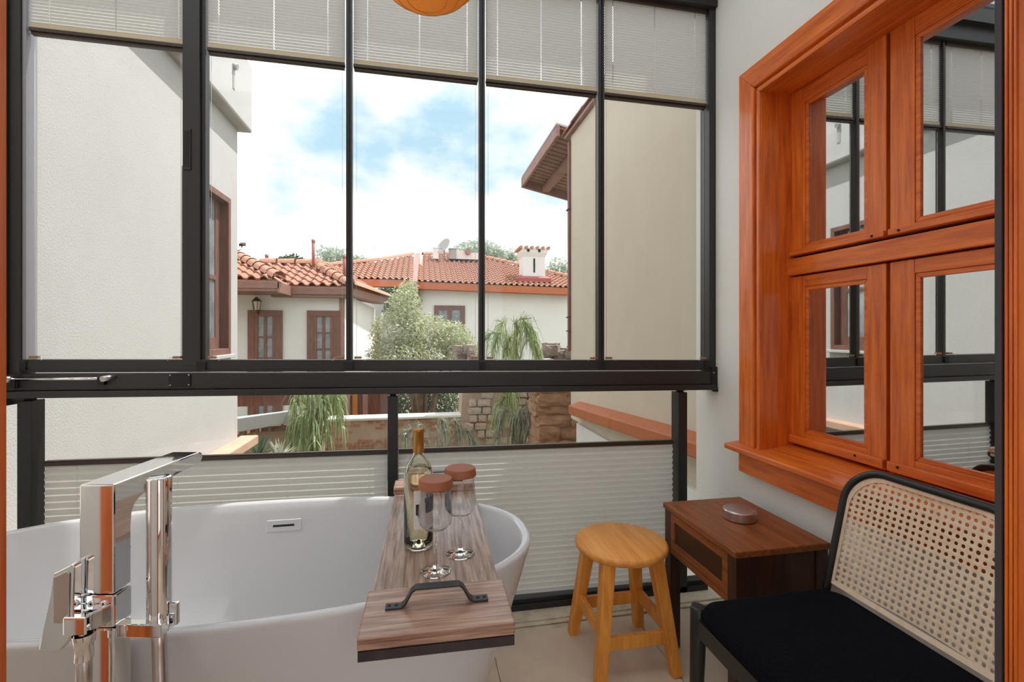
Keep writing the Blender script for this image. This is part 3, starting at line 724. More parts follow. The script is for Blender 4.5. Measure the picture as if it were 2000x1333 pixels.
o = MB().lathe_sharp([(0,0.0),(0.050,0.0),(0.053,0.003),(0.053,0.030),(0.0515,0.0325)], 56).build('bowl', M_steel); o.parent = ash
o = MB().lathe_sharp([(0.0515,0.0325),(0.0495,0.0335),(0.042,0.0325),(0.012,0.0310),(0,0.0310)], 56).build('lid', M_steel); o.parent = ash

# ------------------------------------------------------------------ chair
cr = empty('cane_chair', (0.94, 0.925, 0)); tag(cr, 'black chair with woven cane back and black felt seat by the timber window', 'chair')
def cp_(m, name, ma, bevel=0, par=None): o = m.build(name, ma, bevel=bevel); o.parent = par or cr; return o
ox, oy = 0.94, 0.925
# seat pad: rounded outline, soft edge
def seat_outline(d, n=10):
    pts = rounded(-0.225+d, 0.205-d, -0.222+d, 0.222-d, 0.055, n)
    return pts
sm = MB(); vs = []; fs = []; lay = [(0.012,0.402),(0.002,0.406),(0.0,0.416),(0.0,0.432),(0.006,0.443),(0.020,0.450),(0.06,0.456),(0.12,0.458)]
N = len(seat_outline(0))
for d, z in lay: vs += [(x,y,z) for x,y in seat_outline(d)]
for i in range(len(lay)-1):
    for k in range(N): l = (k+1) % N; fs.append((i*N+k,i*N+l,(i+1)*N+l,(i+1)*N+k))
sm.add(vs, fs, True); sm.f.append(tuple(range(N-1,-1,-1))); sm.sm.append(False); q = (len(lay)-1)*N; sm.f.append(tuple(range(q,q+N))); sm.sm.append(True)
cp_(sm, 'seat_pad', M_cush)
# seat frame rails, bowed at the sides
for s in (-1,1):
    pts = []
    for k in range(9):
        t = k/8; pts.append((-0.215+0.425*t, s*(0.218-0.018*math.sin(math.pi*t)), 0.392-0.020*math.sin(math.pi*t)))
    m = MB()
    for k in range(8): m.bar(pts[k], pts[k+1], 0.022, 0.022, da=0.046, db=0.046)
    cp_(m, 'side_rail', M_blkwood)
cp_(MB().bar((-0.215,-0.21,0.385),(-0.215,0.21,0.385),0.022,0.022,da=0.046,db=0.046), 'front_rail', M_blkwood)
cp_(MB().bar((0.205,-0.21,0.390),(0.205,0.21,0.390),0.022,0.022,da=0.040,db=0.040), 'back_rail', M_blkwood)
for s in (-1,1):
    cp_(MB().tube([(-0.222,s*0.226,0.0),(-0.217,s*0.224,0.20),(-0.212,s*0.222,0.425),(-0.211,s*0.222,0.432)],[0.013,0.018,0.022,0.019],16), 'leg', M_blkwood)
# back: rounded cane panel in a bent black frame; rear legs run up into it
BU0, BU1, BV0, BV1 = -0.196, 0.212, 0.010, 0.322
def bk(u, v, h=0.0):
    uc = (u-0.008)/0.204
    return (0.186+0.075*(v/0.322)+0.022*(1-uc*uc)-h, u, 0.452+v)
out = rounded(BU0, BU1, BV0, BV1, 0.085, 10, 0.004)
m = MB(); S = 0.0158; RH = 0.0044
nu = int((BU1-BU0)/S); nv = int((BV1-BV0)/S); u0 = (BU0+BU1)/2-nu*S/2; v0 = (BV0+BV1)/2-nv*S/2
def inside(u, v): return clip(out, Vector((u, v-9)), Vector((0,1))) is not None and all(((out[(k+1) % len(out)][0]-out[k][0])*(v-out[k][1])-(out[(k+1) % len(out)][1]-out[k][1])*(u-out[k][0])) >= -1e-7 for k in range(len(out)))
for i in range(nu):
    for j in range(nv):
        cu, cv = u0+(i+0.5)*S, v0+(j+0.5)*S
        sq = [(cu+S/2*a, cv+S/2*b) for a, b in ((1,0),(1,1),(0,1),(-1,1),(-1,0),(-1,-1),(0,-1),(1,-1))]
        if not all(inside(*p) for p in sq): continue
        jr = RH*random.uniform(0.88,1.1); hx = random.uniform(-0.0005,0.0005)
        hole = [(cu+hx+jr*math.cos(math.pi/4*k)*(1.05 if k % 2 else 1.0), cv+jr*math.sin(math.pi/4*k)*(1.05 if k % 2 else 1.0)) for k in range(8)]
        hs_ = [0.0002, 0.0006, 0.0004, 0.0006, 0.0002, 0.0006, 0.0004, 0.0006]
        m.add([bk(*p, h) for p, h in zip(sq, hs_)]+[bk(*p, 0.0) for p in hole], [(k,(k+1) % 8,8+(k+1) % 8,8+k) for k in range(8)])
cp_(m, 'cane_panel', M_cane)
# woven border strip of the cane
m = MB(); vs = []; nO = len(out)
inn = rounded(BU0+0.012, BU1-0.012, BV0+0.012, BV1-0.012, 0.073+0.012, 10, 0.004)
for a, b in zip(out, inn): vs += [bk(*a, 0.0025), bk(*b, 0.0025)]
m.add(vs, [(2*i,(2*i+2) % (2*nO),(2*i+3) % (2*nO),2*i+1) for i in range(nO)]); cp_(m, 'cane_border', M_cane)
edge = [(BU0-0.006, v) for v in (-0.06,0.0,0.06,0.12,0.18)]
top = [p for p in rounded(BU0-0.006, BU1+0.006, BV0, BV1+0.006, 0.09, 10, 0.004) if p[1] > 0.2]
# order the top arc from left side to right side
top = sorted(top, key=lambda p: math.atan2(p[1]-0.15, p[0]-0.008), reverse=True)
pts = [bk(*p) for p in edge+top+[(BU1+0.006, v) for v in (0.18,0.12,0.06,0.0,-0.06)]]
cp_(MB().tube(pts, 0.0105, 10), 'back_frame', M_blkwood)
for u in (BU0-0.006, BU1+0.006):
    t = bk(u, -0.05); cp_(MB().tube([(t[0],t[1],t[2]),(0.195,u,0.30),(0.215,u*1.02,0.0)],[0.0125,0.017,0.013],14), 'leg', M_blkwood)

# ------------------------------------------------------------------ hanging lamp
lp = empty('pendant_lamp', (0.016, 1.30, 2.054)); tag(lp, 'shallow bent wood pendant lamp hanging above the bathtub', 'lamp')
shade = []
for k in range(15):
    a = math.radians(-90+k*6.0); shade.append((0.165*math.cos(a)*1.02, 0.165+0.165*math.sin(a)))
shade[0] = (0.0, 0.0)
inr = [(max(r-0.004,0), z+0.004) for r, z in reversed(shade)]
o = MB().lathe(shade+inr, 56).build('shade', M_lamp); o.parent = lp
for k in (3,5,7,9,11,13):
    r, z = shade[k]; n = 56
    o = MB().tube([(r*1.004*math.cos(2*math.pi*i/n), r*1.004*math.sin(2*math.pi*i/n), z) for i in range(n)], 0.0016, 6, closed=True).build('veneer_ring', M_lamp); o.parent = lp
M_bulb = bpy.data.materials.new('warm_bulb'); M_bulb.use_nodes = True
bb = M_bulb.node_tree.nodes['Principled BSDF']; bb.inputs['Emission Color'].default_value = (1,0.72,0.4,1); bb.inputs['Emission Strength'].default_value = 6
o = MB().lathe([(0,0.06),(0.018,0.066),(0.028,0.085),(0.026,0.105),(0.014,0.125),(0.012,0.14),(0,0.14)], 20).build('bulb', M_bulb); o.parent = lp
o = MB().lathe([(0,0.138),(0.016,0.138),(0.016,0.18),(0.006,0.19)], 20).build('lamp_holder', M_black); o.parent = lp
o = MB().tube([(0,0,0.185),(0,0,ZC-2.054)], 0.003, 8).build('cord', M_black); o.parent = lp
for k in range(3):
    a = k*2.094; o = MB().bar((0.012*math.cos(a),0.012*math.sin(a),0.160),(0.164*math.cos(a),0.164*math.sin(a),0.150),0.005,0.005).build('spoke', M_black); o.parent = lp

# ================================================================== outdoors
gd = B(-14, 20, 2.1, 60, -1.0, -0.9).build('garden_ground', M_soil); tag(gd, 'brown and green garden ground below the balcony', 'ground', kind='structure')

# ---- white stucco building at the left
lb_ = empty('stucco_building', (-1.9, 3.4, -0.9)); tag(lb_, 'white stucco neighbouring building with parapet and red-brown window', 'building')
def lp_(m, name, ma, bevel=0, par=None):
    o = m.build(name, ma, bevel=bevel)
    if par: o.parent = par
    else: ch(o, lb_)
    return o
XL = -1.61
wv = MB()
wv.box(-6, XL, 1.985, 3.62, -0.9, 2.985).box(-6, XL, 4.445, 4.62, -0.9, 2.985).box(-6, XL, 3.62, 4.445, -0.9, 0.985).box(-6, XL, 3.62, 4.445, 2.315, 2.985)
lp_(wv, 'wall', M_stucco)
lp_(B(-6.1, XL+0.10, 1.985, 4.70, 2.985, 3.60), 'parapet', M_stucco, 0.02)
lp_(MB().tube([(XL+0.09,4.25,3.36),(XL+0.13,4.25,3.35)], 0.025, 12).box(XL+0.10,XL+0.105,4.23,4.27,3.17,3.36), 'water_spout', M_grey)
lp_(B(XL-0.002, XL+0.15, 2.05, 4.70, 0.150, 0.232), 'coping', M_coppink, 0.01)
wf = MB(); mitred(wf, 3.62, 4.445, 0.985, 2.315, 0.05, XL-0.10, XL+0.012); wfo = lp_(wf, 'window_frame', M_brownw, 0.004)
lp_(B(XL-0.075, XL-0.055, 4.30, 4.395, 1.035, 2.265), 'sash_stile', M_brownw, 0.003, wfo)
lp_(B(XL-0.075, XL-0.055, 3.67, 4.30, 1.035, 1.13), 'sash_rail', M_brownw, 0.003, wfo)
lp_(B(XL-0.075, XL-0.050, 3.67, 4.30, 1.60, 1.64), 'sash_rail', M_brownw, 0.003, wfo)
lp_(B(XL-0.068, XL-0.062, 3.67, 4.32, 1.06, 2.265), 'pane', M_darkglass, 0, wfo)
lp_(B(XL-0.01, XL+0.04, 3.58, 4.47, 0.955, 0.985), 'window_sill', M_stucco, 0.004)

# ---- cream building at the right with timber eaves
rb = empty('cream_building', (1.8, 3.3, -0.9)); tag(rb, 'cream rendered neighbouring building with tiled roof edge and timber eaves', 'building')
XR = 1.50
def rp_(m, name, ma, bevel=0, par=None):
    o = m.build(name, ma, bevel=bevel)
    if par: o.parent = par
    else: ch(o, rb)
    return o
rp_(B(XR, 4.5, 2.07, 4.62, 0.30, 3.17), 'wall', M_cream)
rp_(B(XR-0.03, 4.5, 2.07, 4.36, -0.9, 0.30), 'base_wall', M_white_render)
co = MB(); co.hexa([(XR-0.11,2.10,0.52),(XR+0.05,2.10,0.52),(XR+0.05,4.36,0.385),(XR-0.11,4.36,0.385),(XR-0.11,2.10,0.60),(XR+0.05,2.10,0.645),(XR+0.05,4.36,0.525),(XR-0.11,4.36,0.47)])
rp_(co, 'coping', M_cop, 0.008)
rp_(B(XR-0.025, XR+0.01, 4.615, 4.665, 0.98, 3.12), 'downpipe', M_brownw, 0.008)
for z in (1.18,1.32,2.42): rp_(B(XR-0.035, XR+0.012, 4.61, 4.68, z, z+0.012), 'pipe_bracket', M_iron)
rd = rp_(MB().hexa([(XR-0.04,2.07,3.17),(4.5,2.07,3.0),(4.5,4.72,3.0),(XR-0.04,4.72,3.17),(XR-0.04,2.07,3.20),(4.5,2.07,3.03),(4.5,4.72,3.03),(XR-0.04,4.72,3.20)]), 'roof', M_plank)
# row of barrel tiles along the roof edge
bar_t = MB()
for i in range(7):
    a = math.pi*i/6
    for y in (0, 0.36): bar_t.v.append((0.055*math.cos(a)*(1.0 if y == 0 else 0.86), y, 0.055*math.sin(a)*(1.0 if y == 0 else 0.86)))
bar_t.f = [(2*i,2*i+1,2*i+3,2*i+2) for i in range(6)]; bar_t.sm = [True]*6
BARREL = bar_t.mesh('barrel_tile'); BARREL.materials.append(M_tile)
for k in range(9):
    place('barrel_tile', BARREL, rd, Matrix.Translation((XR-0.01, 2.10+0.29*k, 3.205+0.010*(k % 2)))@Matrix.Rotation(0.05, 4, 'X'))
# timber eaves beyond the far corner
EY0, EY1 = 4.74, 6.45
def ez(x): return 3.30-0.22*(x-1.40)
ev = MB().hexa([(1.38,EY0,ez(1.38)+0.03),(3.4,EY0,ez(3.4)+0.03),(3.4,EY1,ez(3.4)+0.03),(1.38,EY1,ez(1.38)+0.03),(1.38,EY0,ez(1.38)+0.05),(3.4,EY0,ez(3.4)+0.05),(3.4,EY1,ez(3.4)+0.05),(1.38,EY1,ez(1.38)+0.05)])
evo = rp_(ev, 'eaves', M_zinc)
k = 0; y = EY0+0.02
while y < EY1-0.05:
    rp_(MB().hexa([(1.42,y,ez(1.42)+0.006),(3.3,y,ez(3.3)+0.006),(3.3,y+0.088,ez(3.3)+0.006),(1.42,y+0.088,ez(1.42)+0.006),(1.42,y,ez(1.42)+0.028),(3.3,y,ez(3.3)+0.028),(3.3,y+0.088,ez(3.3)+0.028),(1.42,y+0.088,ez(1.42)+0.028)]), 'plank', M_plank, 0, evo)
    y += 0.112
rp_(B(1.385, 1.42, EY0, EY1+0.02, ez(1.4)-0.085, ez(1.4)+0.035), 'fascia_board', M_plank, 0.004, evo)
rp_(MB().hexa([(1.38,EY1,ez(1.38)-0.10),(3.3,EY1,ez(3.3)-0.10),(3.3,EY1+0.04,ez(3.3)-0.10),(1.38,EY1+0.04,ez(1.38)-0.10),(1.38,EY1,ez(1.38)+0.03),(3.3,EY1,ez(3.3)+0.03),(3.3,EY1+0.04,ez(3.3)+0.03),(1.38,EY1+0.04,ez(1.38)+0.03)]), 'fascia_board', M_plank, 0.004, evo)
rp_(MB().bar((1.72,EY0,ez(1.72)-0.04),(1.72,EY1,ez(1.72)-0.04),0.09,0.09), 'rafter', M_plank, 0.004, evo)

# ---- tiles
def tile_mesh():
    m = MB(); N = 8; vs = []
    for i in range(N+1):
        u = i/N
        h = 0.30*math.sin(math.pi*min(u/0.62,1.0)) if u < 0.62 else -0.05*math.sin(math.pi*(u-0.62)/0.38)
        vs += [(u*1.04-0.02, 0.0, h+0.16), (u*1.04-0.02, 1.18, h*0.86)]
    n = len(vs); m.add(vs, [(2*i,2*i+2,2*i+3,2*i+1) for i in range(N)], True)
    # front lip
    lip = []
    for i in range(N+1): lip += [vs[2*i], (vs[2*i][0], 0.0, vs[2*i][2]-0.14)]
    m.add(lip, [(2*i,2*i+1,2*i+3,2*i+2) for i in range(N)])
    me = m.mesh('roof_tile'); return me
TILE = tile_mesh(); TILE.materials.append(M_tile)
def inpoly(p, poly):
    c = False; n = len(poly)
    for i in range(n):
        a, b = poly[i], poly[(i+1) % n]
        if (a[1] > p[1]) != (b[1] > p[1]) and p[0] < (b[0]-a[0])*(p[1]-a[1])/(b[1]-a[1])+a[0]: c = not c
    return c
def lay_tiles(parent, o, eu, ev, poly, tu, tv, joined=None, single=0):
    """o origin at the eave, eu along the eave, ev up the slope (unit vectors); poly outline in (u,v) metres"""
    n = eu.cross(ev).normalized()
    us = [p[0] for p in poly]; vs = [p[1] for p in poly]
    v = min(vs)
    while v < max(vs):
        u = min(us)
        while u < max(us):
            if inpoly((u+tu/2, v+tv/2), poly):
                M = Matrix(((eu.x*tu, ev.x*tv, n.x*tu, 0),(eu.y*tu, ev.y*tv, n.y*tu, 0),(eu.z*tu, ev.z*tv, n.z*tu, 0),(0,0,0,1)))
                M.translation = o+eu*u+ev*v
                single -= 1
                if joined is None or single >= 0: place('roof_tile', TILE, parent, M)
                else: joined.add([M@x.co for x in TILE.vertices], [tuple(f.vertices) for f in TILE.polygons], True)
            u += tu
        v += tv
CAP = MB()
for i in range(7):
    a = math.pi*i/6
    for y, s in ((0, 1.12), (1.0, 0.94)): CAP.v.append((0.5*s*math.cos(a), y, 0.5*s*math.sin(a)))
CAP.f = [(2*i,2*i+1,2*i+3,2*i+2) for i in range(6)]; CAP.sm = [True]*6
CAP = CAP.mesh('ridge_tile'); CAP.materials.append(M_tile2)
def ridge(parent, a, b, L=0.33, w=0.24):
    a = Vector(a); b = Vector(b); d = b-a; n = max(1, int(d.length/L)); e = d.normalized()
    x = e.cross(Vector((0,0,1))).normalized(); z = x.cross(e)
    for k in range(n):
        M = Matrix(((x.x*w, e.x*L*1.15, z.x*w, 0),(x.y*w, e.y*L*1.15, z.y*w, 0),(x.z*w, e.z*L*1.15, z.z*w, 0),(0,0,0,1)))
        M.translation = a+e*(d.length*k/n)+z*0.01
        place('ridge_tile', CAP, parent, M)
def slab(pts, t=0.06):
    pts = [Vector(p) for p in pts]; n = (pts[1]-pts[0]).cross(pts[2]-pts[0]).normalized()
    if n.z > 0: n = -n
    m = MB(); k = len(pts); lo = [p+n*t for p in pts]
    m.add(list(pts)+lo, [tuple(range(k)), tuple(range(2*k-1,k-1,-1))]+[(i,(i+1) % k,k+(i+1) % k,k+i) for i in range(k)])
    return m
def roof_plane(parent, pts, tu, tv, joined=None, single=0):
    """pts: eave-left, eave-right, then the outline back over the top"""
    P = [Vector(p) for p in pts]; eu = (P[1]-P[0]).normalized(); nrm = eu.cross(P[2]-P[0]).normalized(); ev = nrm.cross(eu)
    if ev.z < 0: ev = -ev
    poly = [((p-P[0]).dot(eu), (p-P[0]).dot(ev)) for p in P]
    lay_tiles(parent, P[0]+Vector((0,0,0.02)), eu, ev, poly, tu, tv, joined, single)

# ---- low house with the lantern (about 11 m away)
ha = empty('tiled_cottage', (-3.2, 12.5, -0.9)); tag(ha, 'white cottage with terracotta hip roof, brown eaves and two brown-framed openings', 'house')
def hp(m, name, ma, bevel=0, par=None):
    o = m.build(name, ma, bevel=bevel)
    if par: o.parent = par
    else: ch(o, ha)
    return o
AY = 11.0; AX = -1.67; AE = 2.02
hp(B(-9, AX, AY, 18.3, -0.9, AE+0.05), 'wall', M_white_render)
hp(B(AX-0.10, AX+0.012, AY-0.012, AY+0.03, -0.9, AE), 'corner_board', M_plank)
def opening(x0, x1, z0, z1, cols, rows, name):
    m = MB()
    for a, b, c, d in ((x0,x0+0.13,z0,z1-0.13),(x1-0.13,x1,z0,z1-0.13),(x0,x1,z1-0.13,z1)): m.box(a,b,AY-0.05,AY+0.02,c,d)
    f = hp(m, name, M_brownw, 0.004)
    hp(B(x0+0.12,x1-0.12,AY-0.012,AY-0.004,z0,z1-0.12), 'pane', M_darkglass, 0, f)
    for k in range(1, cols):
        x = x0+0.13+(x1-x0-0.26)*k/cols; hp(B(x-0.03,x+0.03,AY-0.035,AY-0.005,z0,z1-0.12), 'glazing_bar', M_brownw, 0, f)
    for k in range(1, rows):
        z = z1-0.13-(z1-z0-0.13)*k/rows; hp(B(x0+0.12,x1-0.12,AY-0.030,AY-0.006,z-0.018,z+0.018), 'glazing_bar', M_brownw, 0, f)
    hp(B(x0+0.12,x0+0.20,AY-0.04,AY-0.005,z0,z1-0.12), 'sash_stile', M_brownw, 0, f)
    hp(B(x1-0.20,x1-0.12,AY-0.04,AY-0.005,z0,z1-0.12), 'sash_stile', M_brownw, 0, f)
    return f
opening(-3.62, -2.935, -0.7, 1.66, 2, 5, 'door'); opening(-2.435, -1.755, 0.10, 1.665, 2, 4, 'window')
# eaves: nearer bay on the left, then the wall run, then the side returning away
EA = 2.20
bl = at(420, 552, 9.9); b1 = at(545, 549, 9.9)
za = b1.z; xa = b1.x
mr = at(684, 562, 10.75); ml = Vector((xa, 10.75, mr.z))
eave = hp(MB().box(-8.5, xa, 9.92, 11.1, za-0.20, za-0.14).box(xa-0.4, mr.x, 10.78, 11.1, mr.z-0.22, mr.z-0.16), 'soffit', M_fascia)
hp(B(-8.5, xa, 9.90, 9.94, za-0.15, za-0.02), 'fascia_board', M_fascia, 0.004, eave)
hp(B(xa-0.03, xa+0.01, 9.90, 10.80, mr.z-0.20, za-0.02), 'fascia_board', M_fascia, 0.004, eave)
hp(B(xa, mr.x, 10.75, 10.79, mr.z-0.16, mr.z-0.02), 'fascia_board', M_fascia, 0.004, eave)
hp(B(-8.5, mr.x-0.1, 10.93, 11.0, AE-0.02, mr.z-0.14), 'frieze_board', M_brownw, 0.004, eave)
se = at(757, 583, 18.0)
hp(MB().hexa([(mr.x-0.5,10.80,mr.z-0.155),(mr.x-0.002,10.80,mr.z-0.155),(se.x,18.0,se.z-0.22),(se.x-0.5,18.0,se.z-0.22),(mr.x-0.5,10.80,mr.z-0.03),(mr.x-0.002,10.80,mr.z-0.03),(se.x,18.0,se.z-0.02),(se.x-0.5,18.0,se.z-0.02)]), 'side_eave', M_fascia, 0.004, eave)
# roof planes
t0 = at(420, 480, 12.3); t1 = at(470, 502, 12.0)
pl1 = [Vector((bl.x,9.9,za)), Vector((xa,9.9,za)), t1, t0]
hip1a = Vector((xa, 9.9, za)); m_tl = at(505, 519, 12.4); m_tr = at(612, 521, 12.4)
rf = hp(slab(pl1), 'roof', M_tile2)
roof_plane(rf, pl1, 0.215, 0.30)
pl2 = [ml, mr, m_tr, m_tl]
rf2 = hp(slab(pl2), 'roof', M_tile2); roof_plane(rf2, pl2, 0.215, 0.30)
pl2b = [Vector((xa,10.75,mr.z)), Vector((xa,9.9,za)), t1, m_tl]
hp(slab(pl2b), 'roof', M_tile2)
pl3 = [mr, Vector((se.x,18.0,se.z)), at(640,519,14.5), m_tr]
rf3 = hp(slab(pl3), 'roof', M_tile2); roof_plane(rf3, [Vector(p) for p in pl3], 0.215, 0.30)
up = Vector((0,0,0.05))
ridge(rf, hip1a+up, at(430,488,12.6)+up); ridge(rf2, mr+up, m_tr+up); ridge(rf2, m_tr+up, m_tl+up); ridge(rf2, Vector((se.x,18,se.z))+up, mr+up)
# lantern on the wall above the door
ln = hp(MB().box(-0.012,0.012,-0.10,0.0,0.30,0.32), 'lantern', M_iron); ln.location = ln.location+Vector((0,0,0))
ln.matrix_parent_inverse = Matrix.Translation(-ha.location); ln.location = at(501,604,AY-0.16)
hp(MB().lathe([(0,0.26),(0.03,0.24),(0.10,0.17),(0.11,0.16),(0,0.16)], 6), 'lantern_cap', M_iron, 0, ln)
hp(MB().lathe([(0,-0.02),(0.05,-0.02),(0.06,0.0),(0.085,0.16)], 6), 'lantern_glass', mat('pale_lantern_glass', (0.62,0.58,0.48), rough=0.2), 0, ln)
for k in range(6):
    a = math.pi/3*k; hp(MB().bar((0.06*math.cos(a),0.06*math.sin(a),-0.02),(0.087*math.cos(a),0.087*math.sin(a),0.165),0.010,0.010), 'lantern_bar', M_iron, 0, ln)
hp(B(-0.012,0.012,0.0,0.16,-0.10,0.02), 'lantern_bracket', M_iron, 0, ln)

# vent pipes on the cottage roof
def vent(px, py0, py1, Y, r, lab):
    a = at(px, py1, Y); b = at(px, py0, Y); o = empty('vent_pipe', a); tag(o, lab, 'pipe', 'vent pipes on the cottage roof')
    q = MB().tube([(0,0,-0.25),(0,0,b.z-a.z)], r, 12).build('pipe', M_redpipe); q.parent = o
    q = MB().lathe([(r*1.25,b.z-a.z-0.03),(r*1.25,b.z-a.z+0.03),(0,b.z-a.z+0.03)], 12).build('pipe_collar', M_redpipe); q.parent = o
vent(612, 471, 531, 11.9, 0.034, 'tall thin red-brown vent pipe rising from the cottage roof')
vent(521, 500, 521, 12.7, 0.034, 'short red-brown vent pipe behind the cottage ridge')
vent(673, 502, 541, 11.6, 0.034, 'red-brown vent pipe half hidden behind a dark mullion')

# ---- long house behind
hb = empty('long_house', (2, 21, -0.9)); tag(hb, 'long white house with terracotta roof and squat chimney behind the garden', 'house')
def bp_(m, name, ma, bevel=0, par=None):
    o = m.build(name, ma, bevel=bevel)
    if par: o.parent = par
    else: ch(o, hb)
    return o
BY = 19.0
e0 = at(640, 545, BY-0.5); e1 = at(808, 548, BY-0.5); e2 = at(815, 551, BY-0.5); e3 = at(1130, 564, BY-0.5)
bp_(B(-9, 9, BY, 27, -0.9, e3.z-0.10), 'wall', M_white_render)
fb = MB().hexa([(e2.x,BY-0.52,e2.z-0.26),(e3.x,BY-0.52,e3.z-0.26),(e3.x,BY,e3.z-0.26),(e2.x,BY,e2.z-0.26),(e2.x,BY-0.52,e2.z-0.03),(e3.x,BY-0.52,e3.z-0.03),(e3.x,BY,e3.z-0.03),(e2.x,BY,e2.z-0.03)])
bp_(fb, 'eave_board', M_cop)
fb = MB().hexa([(e0.x-3,BY-0.52,e0.z-0.26),(e1.x,BY-0.52,e1.z-0.26),(e1.x,BY,e1.z-0.26),(e0.x-3,BY,e0.z-0.26),(e0.x-3,BY-0.52,e0.z-0.03),(e1.x,BY-0.52,e1.z-0.03),(e1.x,BY,e1.z-0.03),(e0.x-3,BY,e0.z-0.03)])
bp_(fb, 'eave_board', M_cop)
def pitch_plane(a, b, tan):
    eu = (b-a).normalized(); n = eu.cross(Vector((0,1,tan)).normalized()).normalized()
    def hit(px, py):
        q = (px-1000)/FPX; d = Vector((q*CT+ST, -q*ST+CT, -(py-HORIZON)/FPX)); o = Vector((0,0,CAMH))
        return o+d*((a-o).dot(n)/d.dot(n))
    return hit
h1 = pitch_plane(e2, e3, 0.36); h0 = pitch_plane(e0-Vector((3,0,0)), e1, 0.36)
q1 = [e2, e3, h1(1130,549), h1(965,510), h1(905,498), h1(826,500)]
q0 = [e0-Vector((3,0,0)), e1, h0(806,501), h0(740,512), h0(600,526)]
ypk = q1[-1].y
for q, n_single in ((q1, 180), (q0, 110)):
    # keep each plane flat: project the top points on the plane through the eave and a slope of about 19 degrees
    eu = (q[1]-q[0]).normalized()
    rp1 = bp_(slab(q, 0.05), 'roof', M_tile2)
    J = MB(); roof_plane(rp1, q, 0.225, 0.34, J, n_single)
    if J.v: t = J.build('roof_tiling', M_tile); t.parent = rp1; t['kind'] = 'stuff'
ridge(rp1, q1[2]+up, q1[3]+up, 0.4, 0.26); ridge(rp1, q1[3]+up, q1[4]+up, 0.4, 0.26); ridge(rp1, q1[4]+up, q1[5]+up, 0.4, 0.26); ridge(rp1, q0[2]+up, q0[3]+up, 0.4, 0.26); ridge(rp1, q0[3]+up, q0[4]+up, 0.4, 0.26)
a = at(812, 556, BY-0.6); b = at(816, 498, ypk)
bp_(MB().hexa([(a.x-0.13,a.y,a.z-0.35),(a.x+0.10,a.y,a.z-0.35),(b.x+0.10,b.y,b.z-0.35),(b.x-0.13,b.y,b.z-0.35),(a.x-0.13,a.y,a.z+0.12),(a.x+0.10,a.y,a.z+0.12),(b.x+0.10,b.y,b.z+0.08),(b.x-0.13,b.y,b.z+0.08)]), 'party_wall', M_plank)
# window of the long house
wA = at(848, 597, BY); wB = at(908, 640, BY)
m = MB()
for x0, x1, z0, z1 in ((wA.x,wA.x+0.17,wB.z-0.6,wA.z-0.17),(wB.x-0.17,wB.x,wB.z-0.6,wA.z-0.17),(wA.x,wB.x,wA.z-0.17,wA.z),((wA.x+wB.x)/2-0.08,(wA.x+wB.x)/2+0.08,wB.z-0.6,wA.z-0.17)): m.box(x0,x1,BY-0.06,BY+0.02,z0,z1)
f = bp_(m, 'window', M_brownw); bp_(B(wA.x+0.1,wB.x-0.1,BY-0.02,BY-0.01,wB.z-0.6,wA.z-0.1), 'pane', M_darkglass, 0, f)
bp_(B(6.1, 9.0, BY-0.012, BY, e3.z-2.05, e3.z-2.0), 'string_course', M_grey)
# chimney
cA = at(1016, 490, 19.6); cB = at(1064, 545, 19.6); cw = cB.x-cA.x; cx = (cA.x+cB.x)/2
chm = bp_(B(cx-cw*0.45, cx+cw*0.45, 19.3, 20.1, cB.z-0.3, cA.z-0.28), 'chimney', M_white_render, 0.02)
ct = MB().hexa([(cx-cw*0.45,19.3,cA.z-0.30),(cx+cw*0.45,19.3,cA.z-0.30),(cx+cw*0.45,20.1,cA.z-0.30),(cx-cw*0.45,20.1,cA.z-0.30),(cx-cw*0.52,19.22,cA.z-0.12),(cx+cw*0.52,19.22,cA.z-0.12),(cx+cw*0.52,20.18,cA.z-0.12),(cx-cw*0.52,20.18,cA.z-0.12)])
ct.box(cx-cw*0.52, cx+cw*0.52, 19.22, 20.18, cA.z-0.12, cA.z+0.06)
bp_(ct, 'chimney_head', M_white_render, 0.01, chm)
bp_(B(cx-0.035, cx+0.035, 19.285, 19.31, cB.z+0.22, cA.z-0.36), 'chimney_slot', M_rubber, 0, chm)
for x in (-0.27, 0.20): bp_(B(cx+x-0.05, cx+x+0.05, 19.20, 19.23, cA.z-0.10, cA.z+0.02), 'chimney_vent', M_rubber, 0, chm)
for k in range(6):
    bp_(MB().tube([(cx-cw*0.55+cw*1.1*k/5,19.15,cA.z+0.075),(cx-cw*0.55+cw*1.1*k/5,20.2,cA.z+0.075)], 0.075, 8), 'cap_tile', M_tile2, 0, chm)
bp_(MB().hexa([(cx-cw*0.75,18.95,cB.z-0.22),(cx+cw*0.6,18.95,cB.z-0.22),(cx+cw*0.5,20.2,cB.z-0.15),(cx-cw*0.55,20.2,cB.z-0.15),(cx-cw*0.75,18.95,cB.z-0.05),(cx+cw*0.6,18.95,cB.z-0.05),(cx+cw*0.47,19.5,cB.z+0.13),(cx-cw*0.5,19.5,cB.z+0.13)]), 'flashing', mat('red_flashing', (0.33,0.08,0.07), rough=0.6), 0, chm)

